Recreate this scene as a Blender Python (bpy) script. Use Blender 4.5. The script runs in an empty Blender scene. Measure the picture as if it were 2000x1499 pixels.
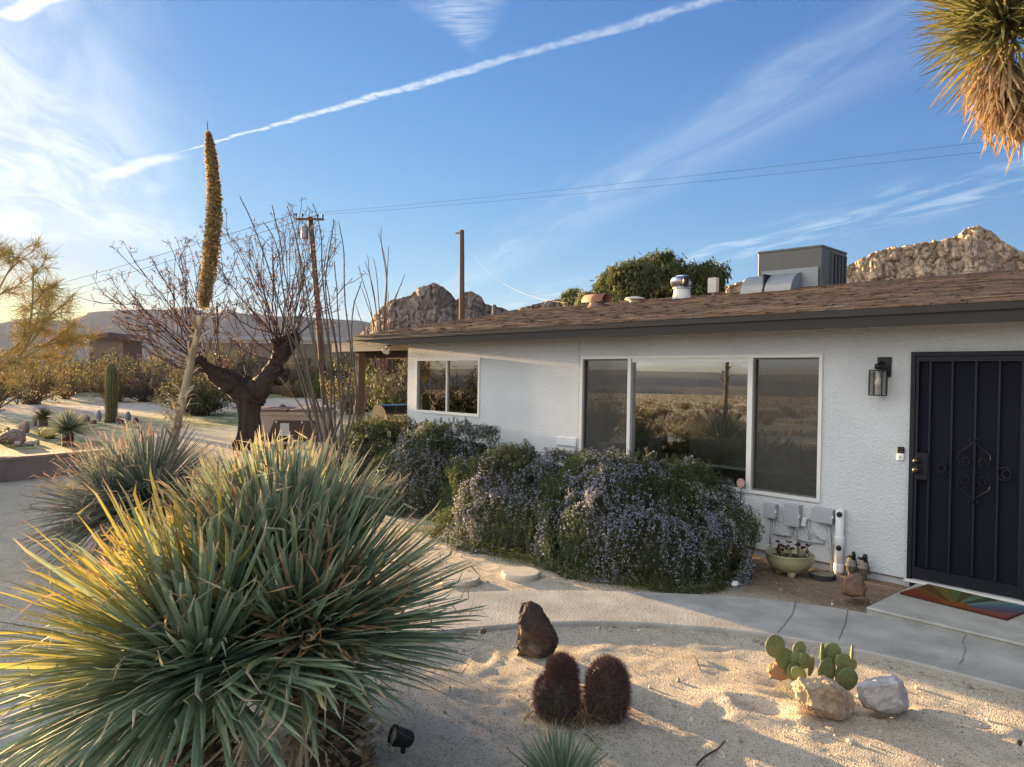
import bpy, math, random
import numpy as np
PI = math.pi
R = math.radians
rng = np.random.default_rng(7)
random.seed(7)
sc = bpy.context.scene

# ------------------------------------------------------------------ camera
H = 1.85
F_PX = 1450.0                       # focal length in units of a 2000 unit wide frame
YAW, PITCH, ROLL = R(137.8), R(-0.6), R(0.9)
cam_d = bpy.data.cameras.new('camera')
cam_d.sensor_width = 36.0
cam_d.lens = 36.0 * F_PX / 2000.0
cam_d.clip_start = 0.05
cam_d.clip_end = 20000
cam = bpy.data.objects.new('camera', cam_d)
sc.collection.objects.link(cam)
cv = np.array([math.cos(YAW)*math.cos(PITCH), math.sin(YAW)*math.cos(PITCH), math.sin(PITCH)])
r0 = np.array([math.sin(YAW), -math.cos(YAW), 0.0])
u0 = np.cross(r0, cv)
cr = r0*math.cos(ROLL) + u0*math.sin(ROLL)
cu = u0*math.cos(ROLL) - r0*math.sin(ROLL)
C0 = np.array([0, 0, H])
from mathutils import Matrix, Vector
cam.matrix_world = Matrix(((cr[0], cu[0], -cv[0], 0), (cr[1], cu[1], -cv[1], 0), (cr[2], cu[2], -cv[2], H), (0, 0, 0, 1)))
sc.camera = cam

GZ = -0.08                          # level of the sand

def ray(px, py): return cv + cr*(px-1000)/F_PX - cu*(py-749.5)/F_PX
def at(px, py, d): return C0 + ray(px, py)*d
def gnd(px, py, z=GZ):
    d = ray(px, py); return C0 + d*(z-H)/d[2]
def wy(px, py, y):
    d = ray(px, py); return C0 + d*y/d[1]
def pix(p):
    q = np.asarray(p)-C0; d = q@cv
    return 1000+F_PX*(q@cr)/d, 749.5-F_PX*(q@cu)/d, d

# ------------------------------------------------------------------ light
SUN_AZ, SUN_EL = R(180.6), R(4.2)
w = bpy.data.worlds.new('World'); sc.world = w; w.use_nodes = True
nt = w.node_tree; nt.nodes.clear()
def nn(t, **kw):
    n = nt.nodes.new(t)
    for k, v in kw.items(): setattr(n, k, v)
    return n
def link(sock, v):
    if isinstance(v, (int, float)): sock.default_value = v
    elif isinstance(v, (tuple, list)): sock.default_value = v
    else: nt.links.new(v, sock)
def m(op, a, b=None, c=None, clamp=False):
    n = nn('ShaderNodeMath', operation=op, use_clamp=clamp)
    link(n.inputs[0], a)
    if b is not None: link(n.inputs[1], b)
    if c is not None: link(n.inputs[2], c)
    return n.outputs[0]
def sstep(x, a, b):                 # smooth 0..1 between a and b
    n = nn('ShaderNodeMapRange', interpolation_type='SMOOTHSTEP')
    link(n.inputs[0], x); n.inputs[1].default_value = a; n.inputs[2].default_value = b
    return n.outputs[0]
def noise(u, v, scale, detail=5, rough=.55, z=0.0, dist=0.0):
    cx = nn('ShaderNodeCombineXYZ'); link(cx.inputs[0], u); link(cx.inputs[1], v); cx.inputs[2].default_value = z
    n = nn('ShaderNodeTexNoise'); nt.links.new(cx.outputs[0], n.inputs['Vector'])
    n.inputs['Scale'].default_value = scale; n.inputs['Detail'].default_value = detail
    n.inputs['Roughness'].default_value = rough; n.inputs['Distortion'].default_value = dist
    return n.outputs['Fac']
sky = nn('ShaderNodeTexSky', sky_type='NISHITA')
sky.sun_disc = False
sky.sun_elevation = SUN_EL
sky.sun_rotation = PI/2 - SUN_AZ
sky.altitude = 900; sky.air_density = 1.0; sky.dust_density = 0.3; sky.ozone_density = 4.0
tc = nn('ShaderNodeTexCoord'); sp = nn('ShaderNodeSeparateXYZ'); nt.links.new(tc.outputs['Generated'], sp.inputs[0])
X, Y_, Z = sp.outputs
zc = m('MAXIMUM', Z, 0.03)
U = m('DIVIDE', X, zc); V = m('DIVIDE', Y_, zc)
def plane(px, py):
    d = ray(px, py); return np.array([d[0]/d[2], d[1]/d[2]])
def line_uv(pa, pb):                # along / across coordinates of a straight trail in the cloud plane
    a, b = plane(*pa), plane(*pb); L = np.linalg.norm(b-a); t = (b-a)/L
    n = np.array([-t[1], t[0]])
    al = m('ADD', m('ADD', m('MULTIPLY', U, float(t[0])), m('MULTIPLY', V, float(t[1]))), float(-a@t))
    ac = m('ADD', m('ADD', m('MULTIPLY', U, float(n[0])), m('MULTIPLY', V, float(n[1]))), float(-a@n))
    return al, ac, L
masks = []
# long contrail
al, ac, L = line_uv((385, 288), (1395, 0))
aw = noise(al, ac, 5.0, 4, .6); wob = m('MULTIPLY', m('SUBTRACT', aw, .5), .07)
acd = m('ABSOLUTE', m('ADD', ac, wob))
wid = m('ADD', m('MULTIPLY', sstep(al, -.2, L*.6), .026), .009)
body = m('SUBTRACT', 1.0, sstep(m('DIVIDE', acd, wid), .25, 1.0))
puff = sstep(noise(al, ac, 22, 4, .65, 3.), .30, .62)
tr = m('MULTIPLY', m('MULTIPLY', body, m('ADD', m('MULTIPLY', puff, .75), .25)), sstep(al, -.25, .02))
tr = m('MULTIPLY', tr, m('SUBTRACT', 1.0, m('MULTIPLY', sstep(al, L*.4, L*.85), .5)))
masks.append((tr, .62))
# the faint older half of the trail, lower left
al2, ac2, L2 = line_uv((190, 350), (350, 300))
b2 = m('SUBTRACT', 1.0, sstep(m('ABSOLUTE', m('ADD', ac2, m('MULTIPLY', m('SUBTRACT', noise(al2, ac2, 3, 3), .5), .12))), .01, .07))
masks.append((m('MULTIPLY', m('MULTIPLY', b2, sstep(al2, -.1, .3)), m('SUBTRACT', 1.0, sstep(al2, L2*.8, L2*1.05))), .45))
# short contrail, upper left corner
al3, ac3, L3 = line_uv((8, 38), (90, -3))
b3 = m('SUBTRACT', 1.0, sstep(m('ABSOLUTE', m('ADD', ac3, m('MULTIPLY', m('SUBTRACT', noise(al3, ac3, 8, 4), .5), .05))), .008, .036))
masks.append((m('MULTIPLY', b3, sstep(al3, -.02, .06)), .75))
# low streaks over the left horizon
al4, ac4, L4 = line_uv((10, 453), (98, 468))
b4 = m('SUBTRACT', 1.0, sstep(m('ABSOLUTE', ac4), .03, .16))
masks.append((m('MULTIPLY', m('MULTIPLY', b4, sstep(al4, -.2, .3)), m('SUBTRACT', 1.0, sstep(al4, L4*.6, L4))), .5))
# rippled triangle high in the middle
al5, ac5, L5 = line_uv((935, 115), (880, -60))
wid5 = m('MULTIPLY', m('MAXIMUM', al5, .001), .42)
b5 = m('SUBTRACT', 1.0, sstep(m('DIVIDE', m('ABSOLUTE', m('ADD', m('ADD', ac5, m('MULTIPLY', al5, .05)), m('MULTIPLY', m('SUBTRACT', noise(U, V, 7, 4, .6, 8.1), .5), .12))), wid5), .0, 1.15))
rip = noise(m('MULTIPLY', ac5, 4), m('MULTIPLY', al5, 22), 1.6, 5, .6, 1.7, .8)
masks.append((m('MULTIPLY', m('MULTIPLY', b5, sstep(rip, .2, .85)), sstep(al5, 0, .2)), .42))
# broad cirrus band rising to the upper right
al6, ac6, L6 = line_uv((1030, 480), (1640, 130))
fib = noise(m('MULTIPLY', al6, .8), m('MULTIPLY', ac6, 4.0), 1.3, 6, .6, 5.1, .6)
b6 = m('SUBTRACT', 1.0, sstep(m('ABSOLUTE', m('ADD', ac6, m('MULTIPLY', m('SUBTRACT', fib, .5), .45))), .02, .42))
masks.append((m('MULTIPLY', b6, m('ADD', sstep(fib, .35, .85), .15)), .22))
# faint cirrus low on the right
al7, ac7, L7 = line_uv((1700, 420), (2000, 345))
f7 = noise(m('MULTIPLY', al7, 1.2), m('MULTIPLY', ac7, 3.5), 1.6, 6, .65, 9.3, .7)
b7 = m('SUBTRACT', 1.0, sstep(m('ABSOLUTE', ac7), .1, .6))
masks.append((m('MULTIPLY', b7, sstep(f7, .42, .8)), .35))
# veil of cirrus on the left
al8, ac8, L8 = line_uv((330, 480), (60, 60))
f8 = noise(m('MULTIPLY', al8, .7), m('MULTIPLY', ac8, 2.2), 1.5, 7, .6, 2.2, 1.0)
b8 = m('SUBTRACT', 1.0, sstep(ac8, -.3, .55))
b8 = m('MULTIPLY', b8, sstep(al8, -1.2, 1.0))
masks.append((m('MULTIPLY', b8, m('ADD', sstep(f8, .34, .72), .45)), .50))
tot = None
for k, s in masks:
    k = m('MULTIPLY', k, s)
    tot = k if tot is None else m('MAXIMUM', tot, k) if s > .6 else m('ADD', tot, k)
# bright cloud added behind the camera as fill light (the windows mirror it)
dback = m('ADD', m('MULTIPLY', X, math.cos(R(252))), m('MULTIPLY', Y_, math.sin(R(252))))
veil_fill = m('MULTIPLY', sstep(dback, .15, .7), m('ADD', m('MULTIPLY', noise(U, V, .9, 5, .6, 4.4), .35), .72))
tot = m('MULTIPLY', m('MINIMUM', tot, .95), sstep(Z, .0, .06))
veil_fill = m('MULTIPLY', veil_fill, sstep(Z, .0, .06))
CLOUD = nn('ShaderNodeRGB'); CLOUD.outputs[0].default_value = (1.15, 1.19, 1.24, 1)
# soft shoulder on the bright end of the physical sky, as a camera exposes it
sr = nn('ShaderNodeSeparateColor'); nt.links.new(sky.outputs[0], sr.inputs[0]); sx_ = nn('ShaderNodeCombineColor')
warm = sstep(sr.outputs[0], 1.2, 4.2)
for k, (A, B, kk) in enumerate(((.44, .2, .22), (.42, .24, .17), (.587, .396, .10))):
    c_ = sr.outputs[k]
    o_ = m('DIVIDE', m('MULTIPLY', c_, A), m('ADD', 1.0, m('MULTIPLY', c_, B)))
    if k == 2: o_ = m('MULTIPLY', o_, m('SUBTRACT', 1.0, m('MULTIPLY', warm, .36)))
    o_ = m('ADD', o_, m('MULTIPLY', m('MAXIMUM', m('SUBTRACT', c_, 4.5), 0.0), kk))
    nt.links.new(o_, sx_.inputs[k])
mx = nn('ShaderNodeMix', data_type='RGBA'); nt.links.new(tot, mx.inputs[0])
nt.links.new(sx_.outputs[0], mx.inputs[6]); nt.links.new(CLOUD.outputs[0], mx.inputs[7])
VEIL_FILL = nn('ShaderNodeRGB'); VEIL_FILL.outputs[0].default_value = (2.12, 2.2, 2.22, 1)
mx2 = nn('ShaderNodeMix', data_type='RGBA'); nt.links.new(veil_fill, mx2.inputs[0]); nt.links.new(mx.outputs[2], mx2.inputs[6]); nt.links.new(VEIL_FILL.outputs[0], mx2.inputs[7])
bg = nn('ShaderNodeBackground'); bg.inputs[1].default_value = 0.12
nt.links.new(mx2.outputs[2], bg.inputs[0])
wo = nn('ShaderNodeOutputWorld'); nt.links.new(bg.outputs[0], wo.inputs[0])

sl = bpy.data.lights.new('sun', 'SUN'); sl.energy = 3.5; sl.angle = R(0.8); sl.color = (1.0, .66, .33)
so = bpy.data.objects.new('sun', sl); sc.collection.objects.link(so)
sd = Vector((math.cos(SUN_AZ)*math.cos(SUN_EL), math.sin(SUN_AZ)*math.cos(SUN_EL), math.sin(SUN_EL)))
so.rotation_euler = sd.to_track_quat('Z', 'Y').to_euler(); so.location = (-20, 0, 15)
sc.view_settings.view_transform = 'Standard'; sc.view_settings.look = 'None'
sc.view_settings.exposure = 3.15; sc.view_settings.gamma = 1.0
sc.render.engine = 'CYCLES'
sc.cycles.max_bounces = 8; sc.cycles.transparent_max_bounces = 24
sc.cycles.use_denoising = True
sc.cycles.caustics_reflective = False; sc.cycles.caustics_refractive = False

# ------------------------------------------------------------------ mesh helpers
class MB:
    def __init__(s): s.V = []; s.F = {}; s.C = []; s.n = 0; s.M = {}
    def add(s, V, F, C=None, mi=0):
        V = np.asarray(V, float).reshape(-1, 3)
        if isinstance(F, list):
            by = {}
            for f in F: by.setdefault(len(f), []).append(f)
            Fs = [np.array(x) for x in by.values()]
        else: Fs = [np.asarray(F)]
        for f in Fs:
            s.F.setdefault(f.shape[1], []).append(f + s.n)
            s.M.setdefault(f.shape[1], []).append(np.full(len(f), mi))
        s.V.append(V); s.n += len(V)
        if C is None: C = (1, 1, 1)
        C = np.asarray(C, float)
        s.C.append(np.broadcast_to(C, V.shape).copy() if C.ndim < 2 else C.reshape(-1, 3))
        return s
    def box(s, c, size, rz=0.0, col=None, bev=0.0, rot=None):
        c = np.asarray(c, float); h = np.asarray(size, float)/2
        if bev > 0:
            V = []
            for sx in (-1, 1):
                for sy in (-1, 1):
                    for sz in (-1, 1):
                        for k in range(3):
                            p = np.array([sx, sy, sz])*h
                            o = np.array([sx, sy, sz])*bev
                            q = p-o; q[k] = p[k]; V.append(q)
            V = np.array(V)
            import bmesh
            bm = bmesh.new()
            vs = [bm.verts.new(v) for v in V]
            bmesh.ops.convex_hull(bm, input=vs)
            bm.verts.index_update()
            V = np.array([v.co[:] for v in bm.verts]); Fc = [[v.index for v in f.verts] for f in bm.faces]
            bm.free()
        else:
            V = np.array([[x, y, z] for x in (-1, 1) for y in (-1, 1) for z in (-1, 1)])*h
            Fc = np.array([[0, 1, 3, 2], [4, 6, 7, 5], [0, 4, 5, 1], [2, 3, 7, 6], [0, 2, 6, 4], [1, 5, 7, 3]])
        if rot is not None: V = V @ np.array(rot).T
        if rz:
            ca, sa = math.cos(rz), math.sin(rz); V = V @ np.array([[ca, sa, 0], [-sa, ca, 0], [0, 0, 1]])
        return s.add(V+c, Fc, col)
    def tube(s, P, r, n=6, col=None, cap=True):
        P = np.asarray(P, float); k = len(P); r = np.broadcast_to(np.asarray(r, float), (k,))
        T = np.gradient(P, axis=0); T /= np.linalg.norm(T, axis=1)[:, None]+1e-12
        ref = np.array([0, 0, 1.]) if abs(T[0][2]) < .9 else np.array([1., 0, 0])
        A = np.cross(T, ref); A /= np.linalg.norm(A, axis=1)[:, None]+1e-9
        B = np.cross(T, A)
        a = np.arange(n)*2*PI/n
        V = P[:, None]+(A[:, None]*np.cos(a)[None, :, None]+B[:, None]*np.sin(a)[None, :, None])*r[:, None, None]
        i = np.arange(k-1)[:, None]*n; j = np.arange(n)[None]; j2 = (j+1) % n
        Fq = np.stack([i+j, i+j2, i+n+j2, i+n+j], -1).reshape(-1, 4)
        if col is not None:
            col = np.asarray(col, float)
            if col.ndim == 2: col = np.repeat(col, n, 0)
        s.add(V.reshape(-1, 3), Fq, col)
        if cap:
            for e, o in ((0, list(range(n))[::-1]), (k-1, list(range(n)))):
                s.F.setdefault(n, []).append(np.array([[s.n-k*n+e*n+q for q in o]])); s.M.setdefault(n, []).append(np.zeros(1, int))
        return s
    def lathe(s, prof, c=(0, 0, 0), n=24, col=None, axis=None):
        prof = np.asarray(prof, float); a = np.arange(n)*2*PI/n
        V = np.stack([prof[:, 0][:, None]*np.cos(a), prof[:, 0][:, None]*np.sin(a), np.repeat(prof[:, 1][:, None], n, 1)], -1)
        k = len(prof); i = np.arange(k-1)[:, None]*n; j = np.arange(n)[None]; j2 = (j+1) % n
        Fq = np.stack([i+j, i+j2, i+n+j2, i+n+j], -1).reshape(-1, 4)
        V = V.reshape(-1, 3)
        if axis is not None:
            q = Vector((0, 0, 1)).rotation_difference(Vector(axis)).to_matrix(); V = V @ np.array(q).T
        return s.add(V+np.asarray(c), Fq, col)
    def build(s, name, mat, parent=None, origin=None, smooth=False):
        V = np.concatenate(s.V) if s.V else np.zeros((0, 3)); Cc = np.concatenate(s.C)
        if origin is not None: V = V-np.asarray(origin)
        me = bpy.data.meshes.new(name)
        me.vertices.add(len(V)); me.vertices.foreach_set('co', V.astype(np.float32).ravel())
        loops = []; starts = []; p = 0; mis = []
        for k, fl in s.F.items():
            f = np.concatenate(fl); loops.append(f.ravel()); starts.append(p+np.arange(len(f))*k); p += f.size
            mis.append(np.concatenate(s.M[k]))
        loops = np.concatenate(loops); starts = np.concatenate(starts); mis = np.concatenate(mis)
        me.loops.add(len(loops)); me.loops.foreach_set('vertex_index', loops.astype(np.int32))
        me.polygons.add(len(starts)); me.polygons.foreach_set('loop_start', starts.astype(np.int32))
        me.polygons.foreach_set('use_smooth', np.full(len(starts), smooth))
        at_ = me.color_attributes.new('Col', 'FLOAT_COLOR', 'POINT')
        at_.data.foreach_set('color', np.concatenate([Cc, np.ones((len(Cc), 1))], 1).astype(np.float32).ravel())
        for mm in (mat if isinstance(mat, (list, tuple)) else [mat]): me.materials.append(mm)
        me.polygons.foreach_set('material_index', mis.astype(np.int32))
        me.update(calc_edges=True); me.validate()
        o = bpy.data.objects.new(name, me); sc.collection.objects.link(o)
        if parent is not None: o.parent = parent
        return o

def tag(o, label=None, cat=None, group=None, kind=None):
    if label: o['label'] = label
    if cat: o['category'] = cat
    if group: o['group'] = group
    if kind: o['kind'] = kind
    return o
def thing(name, label, cat, loc=(0, 0, 0), rz=0.0, group=None):
    o = bpy.data.objects.new(name, None); sc.collection.objects.link(o)
    o.location = tuple(float(x) for x in loc); o.rotation_euler = (0, 0, rz); o.empty_display_size = .1
    return tag(o, label, cat, group)
def top(mb, name, mat, loc, label=None, cat=None, group=None, kind=None, smooth=False):
    o = mb.build(name, mat, None, loc, smooth); o.location = tuple(float(x) for x in loc)
    return tag(o, label, cat, group, kind)
def copy_tree(o, parent=None):
    c = o.copy(); sc.collection.objects.link(c)
    if parent is not None: c.parent = parent
    for ch in list(o.children): copy_tree(ch, c)
    return c

def unit(v): v = np.asarray(v, float); return v/(np.linalg.norm(v, axis=-1, keepdims=True)+1e-12)
def hash2(i, j, seed): 
    h = (i*374761393 + j*668265263 + seed*974711) & 0x7fffffff
    h = ((h ^ (h >> 13))*1274126177) & 0x7fffffff
    return ((h ^ (h >> 16)) & 0xffff)/65535.0
def vnoise(x, y, seed=0):
    xi = np.floor(x).astype(np.int64); yi = np.floor(y).astype(np.int64); fx = x-xi; fy = y-yi
    fx = fx*fx*(3-2*fx); fy = fy*fy*(3-2*fy)
    a = hash2(xi, yi, seed); b = hash2(xi+1, yi, seed); c = hash2(xi, yi+1, seed); d = hash2(xi+1, yi+1, seed)
    return (a*(1-fx)+b*fx)*(1-fy)+(c*(1-fx)+d*fx)*fy
def fbm(x, y, seed=0, oct=4, gain=.5):
    s = 0; a = 1; t = 0
    for k in range(oct): s = s+a*vnoise(x*2**k, y*2**k, seed+k*17); t += a; a *= gain
    return s/t
def n3(P, f, seed):                 # cheap 3D noise, -1..1
    return (vnoise(P[:, 0]*f+P[:, 2]*f*.7, P[:, 1]*f-P[:, 2]*f*.5, seed)+vnoise(P[:, 2]*f*1.1+P[:, 1]*f*.4, P[:, 0]*f-P[:, 1]*f*.6, seed+5))-1
def ico(sub):
    import bmesh
    bm = bmesh.new(); bmesh.ops.create_icosphere(bm, subdivisions=sub, radius=1)
    V = np.array([v.co[:] for v in bm.verts]); Fc = np.array([[v.index for v in f.verts] for f in bm.faces]); bm.free()
    return V, Fc
ICO = {k: ico(k) for k in (1, 2, 3, 4, 5)}
def rot_from(axis_z):
    return np.array(Vector((0, 0, 1)).rotation_difference(Vector(axis_z)).to_matrix())

# ------------------------------------------------------------------ materials
def mat(name, col, rough=.8, metal=0.0, var=.15, vscale=8.0, bump=0.0, bscale=40.0, attr=False, trans=0.0, spec=.3, bdet=4, col2=None, tscale=None):
    M = bpy.data.materials.new(name); M.use_nodes = True; t = M.node_tree
    b = t.nodes['Principled BSDF']; b.inputs['Roughness'].default_value = rough; b.inputs['Metallic'].default_value = metal
    b.inputs['Specular IOR Level'].default_value = spec
    tcn = t.nodes.new('ShaderNodeTexCoord')
    src = tcn.outputs['Object']
    if tscale:
        mp = t.nodes.new('ShaderNodeMapping'); mp.inputs['Scale'].default_value = tscale; t.links.new(src, mp.inputs[0]); src = mp.outputs[0]
    if attr:
        a = t.nodes.new('ShaderNodeVertexColor'); a.layer_name = 'Col'; cs = a.outputs[0]
    else:
        a = t.nodes.new('ShaderNodeRGB'); a.outputs[0].default_value = (*col, 1); cs = a.outputs[0]
    if var > 0 or col2:
        nz = t.nodes.new('ShaderNodeTexNoise'); nz.inputs['Scale'].default_value = vscale; nz.inputs['Detail'].default_value = 6; nz.inputs['Roughness'].default_value = .6
        t.links.new(src, nz.inputs['Vector'])
        if col2:
            rp = t.nodes.new('ShaderNodeMapRange'); rp.inputs[1].default_value = .35; rp.inputs[2].default_value = .65
            t.links.new(nz.outputs['Fac'], rp.inputs[0])
            mxx = t.nodes.new('ShaderNodeMix'); mxx.data_type = 'RGBA'; t.links.new(rp.outputs[0], mxx.inputs[0])
            t.links.new(cs, mxx.inputs[6]); mxx.inputs[7].default_value = (*col2, 1); cs = mxx.outputs[2]
        if var > 0:
            rp2 = t.nodes.new('ShaderNodeMapRange'); rp2.inputs[1].default_value = .25; rp2.inputs[2].default_value = .75
            rp2.inputs[3].default_value = 1-var; rp2.inputs[4].default_value = 1+var
            t.links.new(nz.outputs['Fac'], rp2.inputs[0])
            hv = t.nodes.new('ShaderNodeHueSaturation'); t.links.new(rp2.outputs[0], hv.inputs['Value']); t.links.new(cs, hv.inputs['Color']); cs = hv.outputs[0]
    t.links.new(cs, b.inputs['Base Color'])
    if bump > 0:
        n2 = t.nodes.new('ShaderNodeTexNoise'); n2.inputs['Scale'].default_value = bscale; n2.inputs['Detail'].default_value = bdet
        t.links.new(src, n2.inputs['Vector'])
        bn = t.nodes.new('ShaderNodeBump'); bn.inputs['Strength'].default_value = min(1, bump); bn.inputs['Distance'].default_value = .02
        t.links.new(n2.outputs['Fac'], bn.inputs['Height']); t.links.new(bn.outputs[0], b.inputs['Normal'])
    if trans > 0:
        tr_ = t.nodes.new('ShaderNodeBsdfTranslucent'); t.links.new(cs, tr_.inputs[0])
        ms = t.nodes.new('ShaderNodeMixShader'); ms.inputs[0].default_value = trans
        out = t.nodes['Material Output']
        t.links.new(b.outputs[0], ms.inputs[1]); t.links.new(tr_.outputs[0], ms.inputs[2]); t.links.new(ms.outputs[0], out.inputs[0])
    return M

def ground_mat():
    M = bpy.data.materials.new('sand'); M.use_nodes = True; t = M.node_tree; b = t.nodes['Principled BSDF']
    b.inputs['Roughness'].default_value = .95; b.inputs['Specular IOR Level'].default_value = .1
    g = t.nodes.new('ShaderNodeNewGeometry'); P = g.outputs['Position']
    def nz(s, d=5, r=.6):
        n = t.nodes.new('ShaderNodeTexNoise'); n.inputs['Scale'].default_value = s; n.inputs['Detail'].default_value = d; n.inputs['Roughness'].default_value = r
        t.links.new(P, n.inputs['Vector']); return n.outputs['Fac']
    def rmp(x, a, bb, lo=0, hi=1):
        n = t.nodes.new('ShaderNodeMapRange'); t.links.new(x, n.inputs[0]); n.inputs[1].default_value = a; n.inputs[2].default_value = bb
        n.inputs[3].default_value = lo; n.inputs[4].default_value = hi; return n.outputs[0]
    def mixc(f, a, bb):
        n = t.nodes.new('ShaderNodeMix'); n.data_type = 'RGBA'; t.links.new(f, n.inputs[0])
        for k, x in ((6, a), (7, bb)):
            if isinstance(x, tuple): n.inputs[k].default_value = (*x, 1)
            else: t.links.new(x, n.inputs[k])
        return n.outputs[2]
    c = mixc(rmp(nz(1.3), .35, .65), (.475, .405, .295), (.575, .50, .375))
    c = mixc(rmp(nz(9, 6), .5, .75), c, (.39, .315, .225))
    # coarse grains
    vo = t.nodes.new('ShaderNodeTexVoronoi'); vo.inputs['Scale'].default_value = 110; t.links.new(P, vo.inputs['Vector'])
    hs = t.nodes.new('ShaderNodeSeparateColor'); t.links.new(vo.outputs['Color'], hs.inputs[0])
    c = mixc(rmp(hs.outputs[0], .72, .95, 0, .75), c, (.62, .55, .46))
    c = mixc(rmp(hs.outputs[1], .8, .97, 0, .7), c, (.2, .15, .11))
    a = t.nodes.new('ShaderNodeVertexColor'); a.layer_name = 'Col'
    sc_ = t.nodes.new('ShaderNodeSeparateColor'); t.links.new(a.outputs[0], sc_.inputs[0])
    grass = t.nodes.new('ShaderNodeMath'); grass.operation = 'MULTIPLY'; t.links.new(sc_.outputs[0], grass.inputs[0]); t.links.new(rmp(nz(2.2, 6, .65), .34, .55), grass.inputs[1])
    c = mixc(grass.outputs[0], c, (.11, .14, .035))
    c = mixc(sc_.outputs[1], c, (.43, .375, .33))
    c = mixc(sc_.outputs[2], c, mixc(rmp(nz(14, 6), .35, .65), (.2, .145, .1), (.3, .22, .15)))
    t.links.new(c, b.inputs['Base Color'])
    ad = t.nodes.new('ShaderNodeMath'); ad.operation = 'MULTIPLY_ADD'
    t.links.new(nz(38, 5, .7), ad.inputs[0]); ad.inputs[1].default_value = 1.3
    t.links.new(vo.outputs['Distance'], ad.inputs[2])
    bn = t.nodes.new('ShaderNodeBump'); bn.inputs['Strength'].default_value = .7; bn.inputs['Distance'].default_value = .012
    t.links.new(ad.outputs[0], bn.inputs['Height']); t.links.new(bn.outputs[0], b.inputs['Normal'])
    return M

def stucco_mat():
    M = bpy.data.materials.new('stucco'); M.use_nodes = True; t = M.node_tree; b = t.nodes['Principled BSDF']
    b.inputs['Roughness'].default_value = .85; b.inputs['Specular IOR Level'].default_value = .2
    g = t.nodes.new('ShaderNodeNewGeometry'); P = g.outputs['Position']
    n = t.nodes.new('ShaderNodeTexNoise'); n.inputs['Scale'].default_value = 1.5; n.inputs['Detail'].default_value = 6; t.links.new(P, n.inputs['Vector'])
    rp = t.nodes.new('ShaderNodeValToRGB'); rp.color_ramp.elements[0].position = .3; rp.color_ramp.elements[0].color = (.52, .535, .545, 1)
    rp.color_ramp.elements[1].position = .7; rp.color_ramp.elements[1].color = (.59, .605, .615, 1)
    t.links.new(n.outputs['Fac'], rp.inputs[0]); t.links.new(rp.outputs[0], b.inputs['Base Color'])
    n1 = t.nodes.new('ShaderNodeTexNoise'); n1.inputs['Scale'].default_value = 46; n1.inputs['Detail'].default_value = 3; n1.inputs['Roughness'].default_value = .5; n1.inputs['Distortion'].default_value = .6
    t.links.new(P, n1.inputs['Vector'])
    r1 = t.nodes.new('ShaderNodeMapRange'); r1.interpolation_type = 'SMOOTHSTEP'; r1.inputs[1].default_value = .38; r1.inputs[2].default_value = .62; t.links.new(n1.outputs['Fac'], r1.inputs[0])
    bn = t.nodes.new('ShaderNodeBump'); bn.inputs['Strength'].default_value = .8; bn.inputs['Distance'].default_value = .006
    t.links.new(r1.outputs[0], bn.inputs['Height']); t.links.new(bn.outputs[0], b.inputs['Normal'])
    return M

def glass_mat(name, base=.09, tint=(.9, .94, .92), mult=2.2):
    M = bpy.data.materials.new(name); M.use_nodes = True; t = M.node_tree; t.nodes.remove(t.nodes['Principled BSDF'])
    tr_ = t.nodes.new('ShaderNodeBsdfTransparent'); tr_.inputs[0].default_value = (*tint, 1)
    gl = t.nodes.new('ShaderNodeBsdfGlossy'); gl.inputs['Roughness'].default_value = 0.004; gl.inputs[0].default_value = (1, 1, 1, 1)
    fr = t.nodes.new('ShaderNodeFresnel'); fr.inputs[0].default_value = 1.52
    ma = t.nodes.new('ShaderNodeMath'); ma.operation = 'MULTIPLY_ADD'; ma.use_clamp = True; t.links.new(fr.outputs[0], ma.inputs[0]); ma.inputs[1].default_value = mult; ma.inputs[2].default_value = base
    ms = t.nodes.new('ShaderNodeMixShader'); t.links.new(ma.outputs[0], ms.inputs[0]); t.links.new(tr_.outputs[0], ms.inputs[1]); t.links.new(gl.outputs[0], ms.inputs[2])
    t.links.new(ms.outputs[0], t.nodes['Material Output'].inputs[0])
    return M

M_sand = ground_mat(); M_stucco = stucco_mat()
M_conc = mat('concrete', (.32, .305, .27), .9, var=.14, vscale=3, bump=.3, bscale=60, col2=(.39, .375, .335))
M_leaf = mat('leaf', (1, 1, 1), .65, attr=True, var=.08, vscale=20, trans=.35, spec=.15)
M_strap = mat('strap_leaf', (1, 1, 1), .6, attr=True, var=.12, vscale=25, trans=.32, spec=.18)
M_bark = mat('bark', (1, 1, 1), .9, attr=True, var=.3, vscale=18, bump=.8, bscale=30, tscale=(1, 1, .25))
M_rock = mat('rock', (1, 1, 1), .9, attr=True, var=.28, vscale=9, bump=.7, bscale=22, bdet=8)
M_farrock = mat('far_rock', (1, 1, 1), .95, attr=True, var=.3, vscale=.35, bump=0)
M_farhill = mat('far_hill', (1, 1, 1), .95, attr=True, var=.22, vscale=.03)
M_shingle = mat('shingle', (1, 1, 1), .95, attr=True, var=.3, vscale=30, bump=.5, bscale=150, spec=.1)
M_fascia = mat('fascia_paint', (.024, .020, .018), .6, var=.15, vscale=4, bump=.15, bscale=25, tscale=(.2, 1, 3))
M_soffit = mat('soffit_paint', (.26, .24, .22), .8)
M_darkwood = mat('dark_wood', (.05, .035, .026), .75, bump=.2, bscale=30, tscale=(1, 1, .2))
M_tanwood = mat('tan_wood', (.33, .25, .165), .75, bump=.2, bscale=30, tscale=(.2, 1, 1))
M_alu = mat('white_frame', (.62, .61, .58), .4, var=.05, spec=.5)
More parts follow.
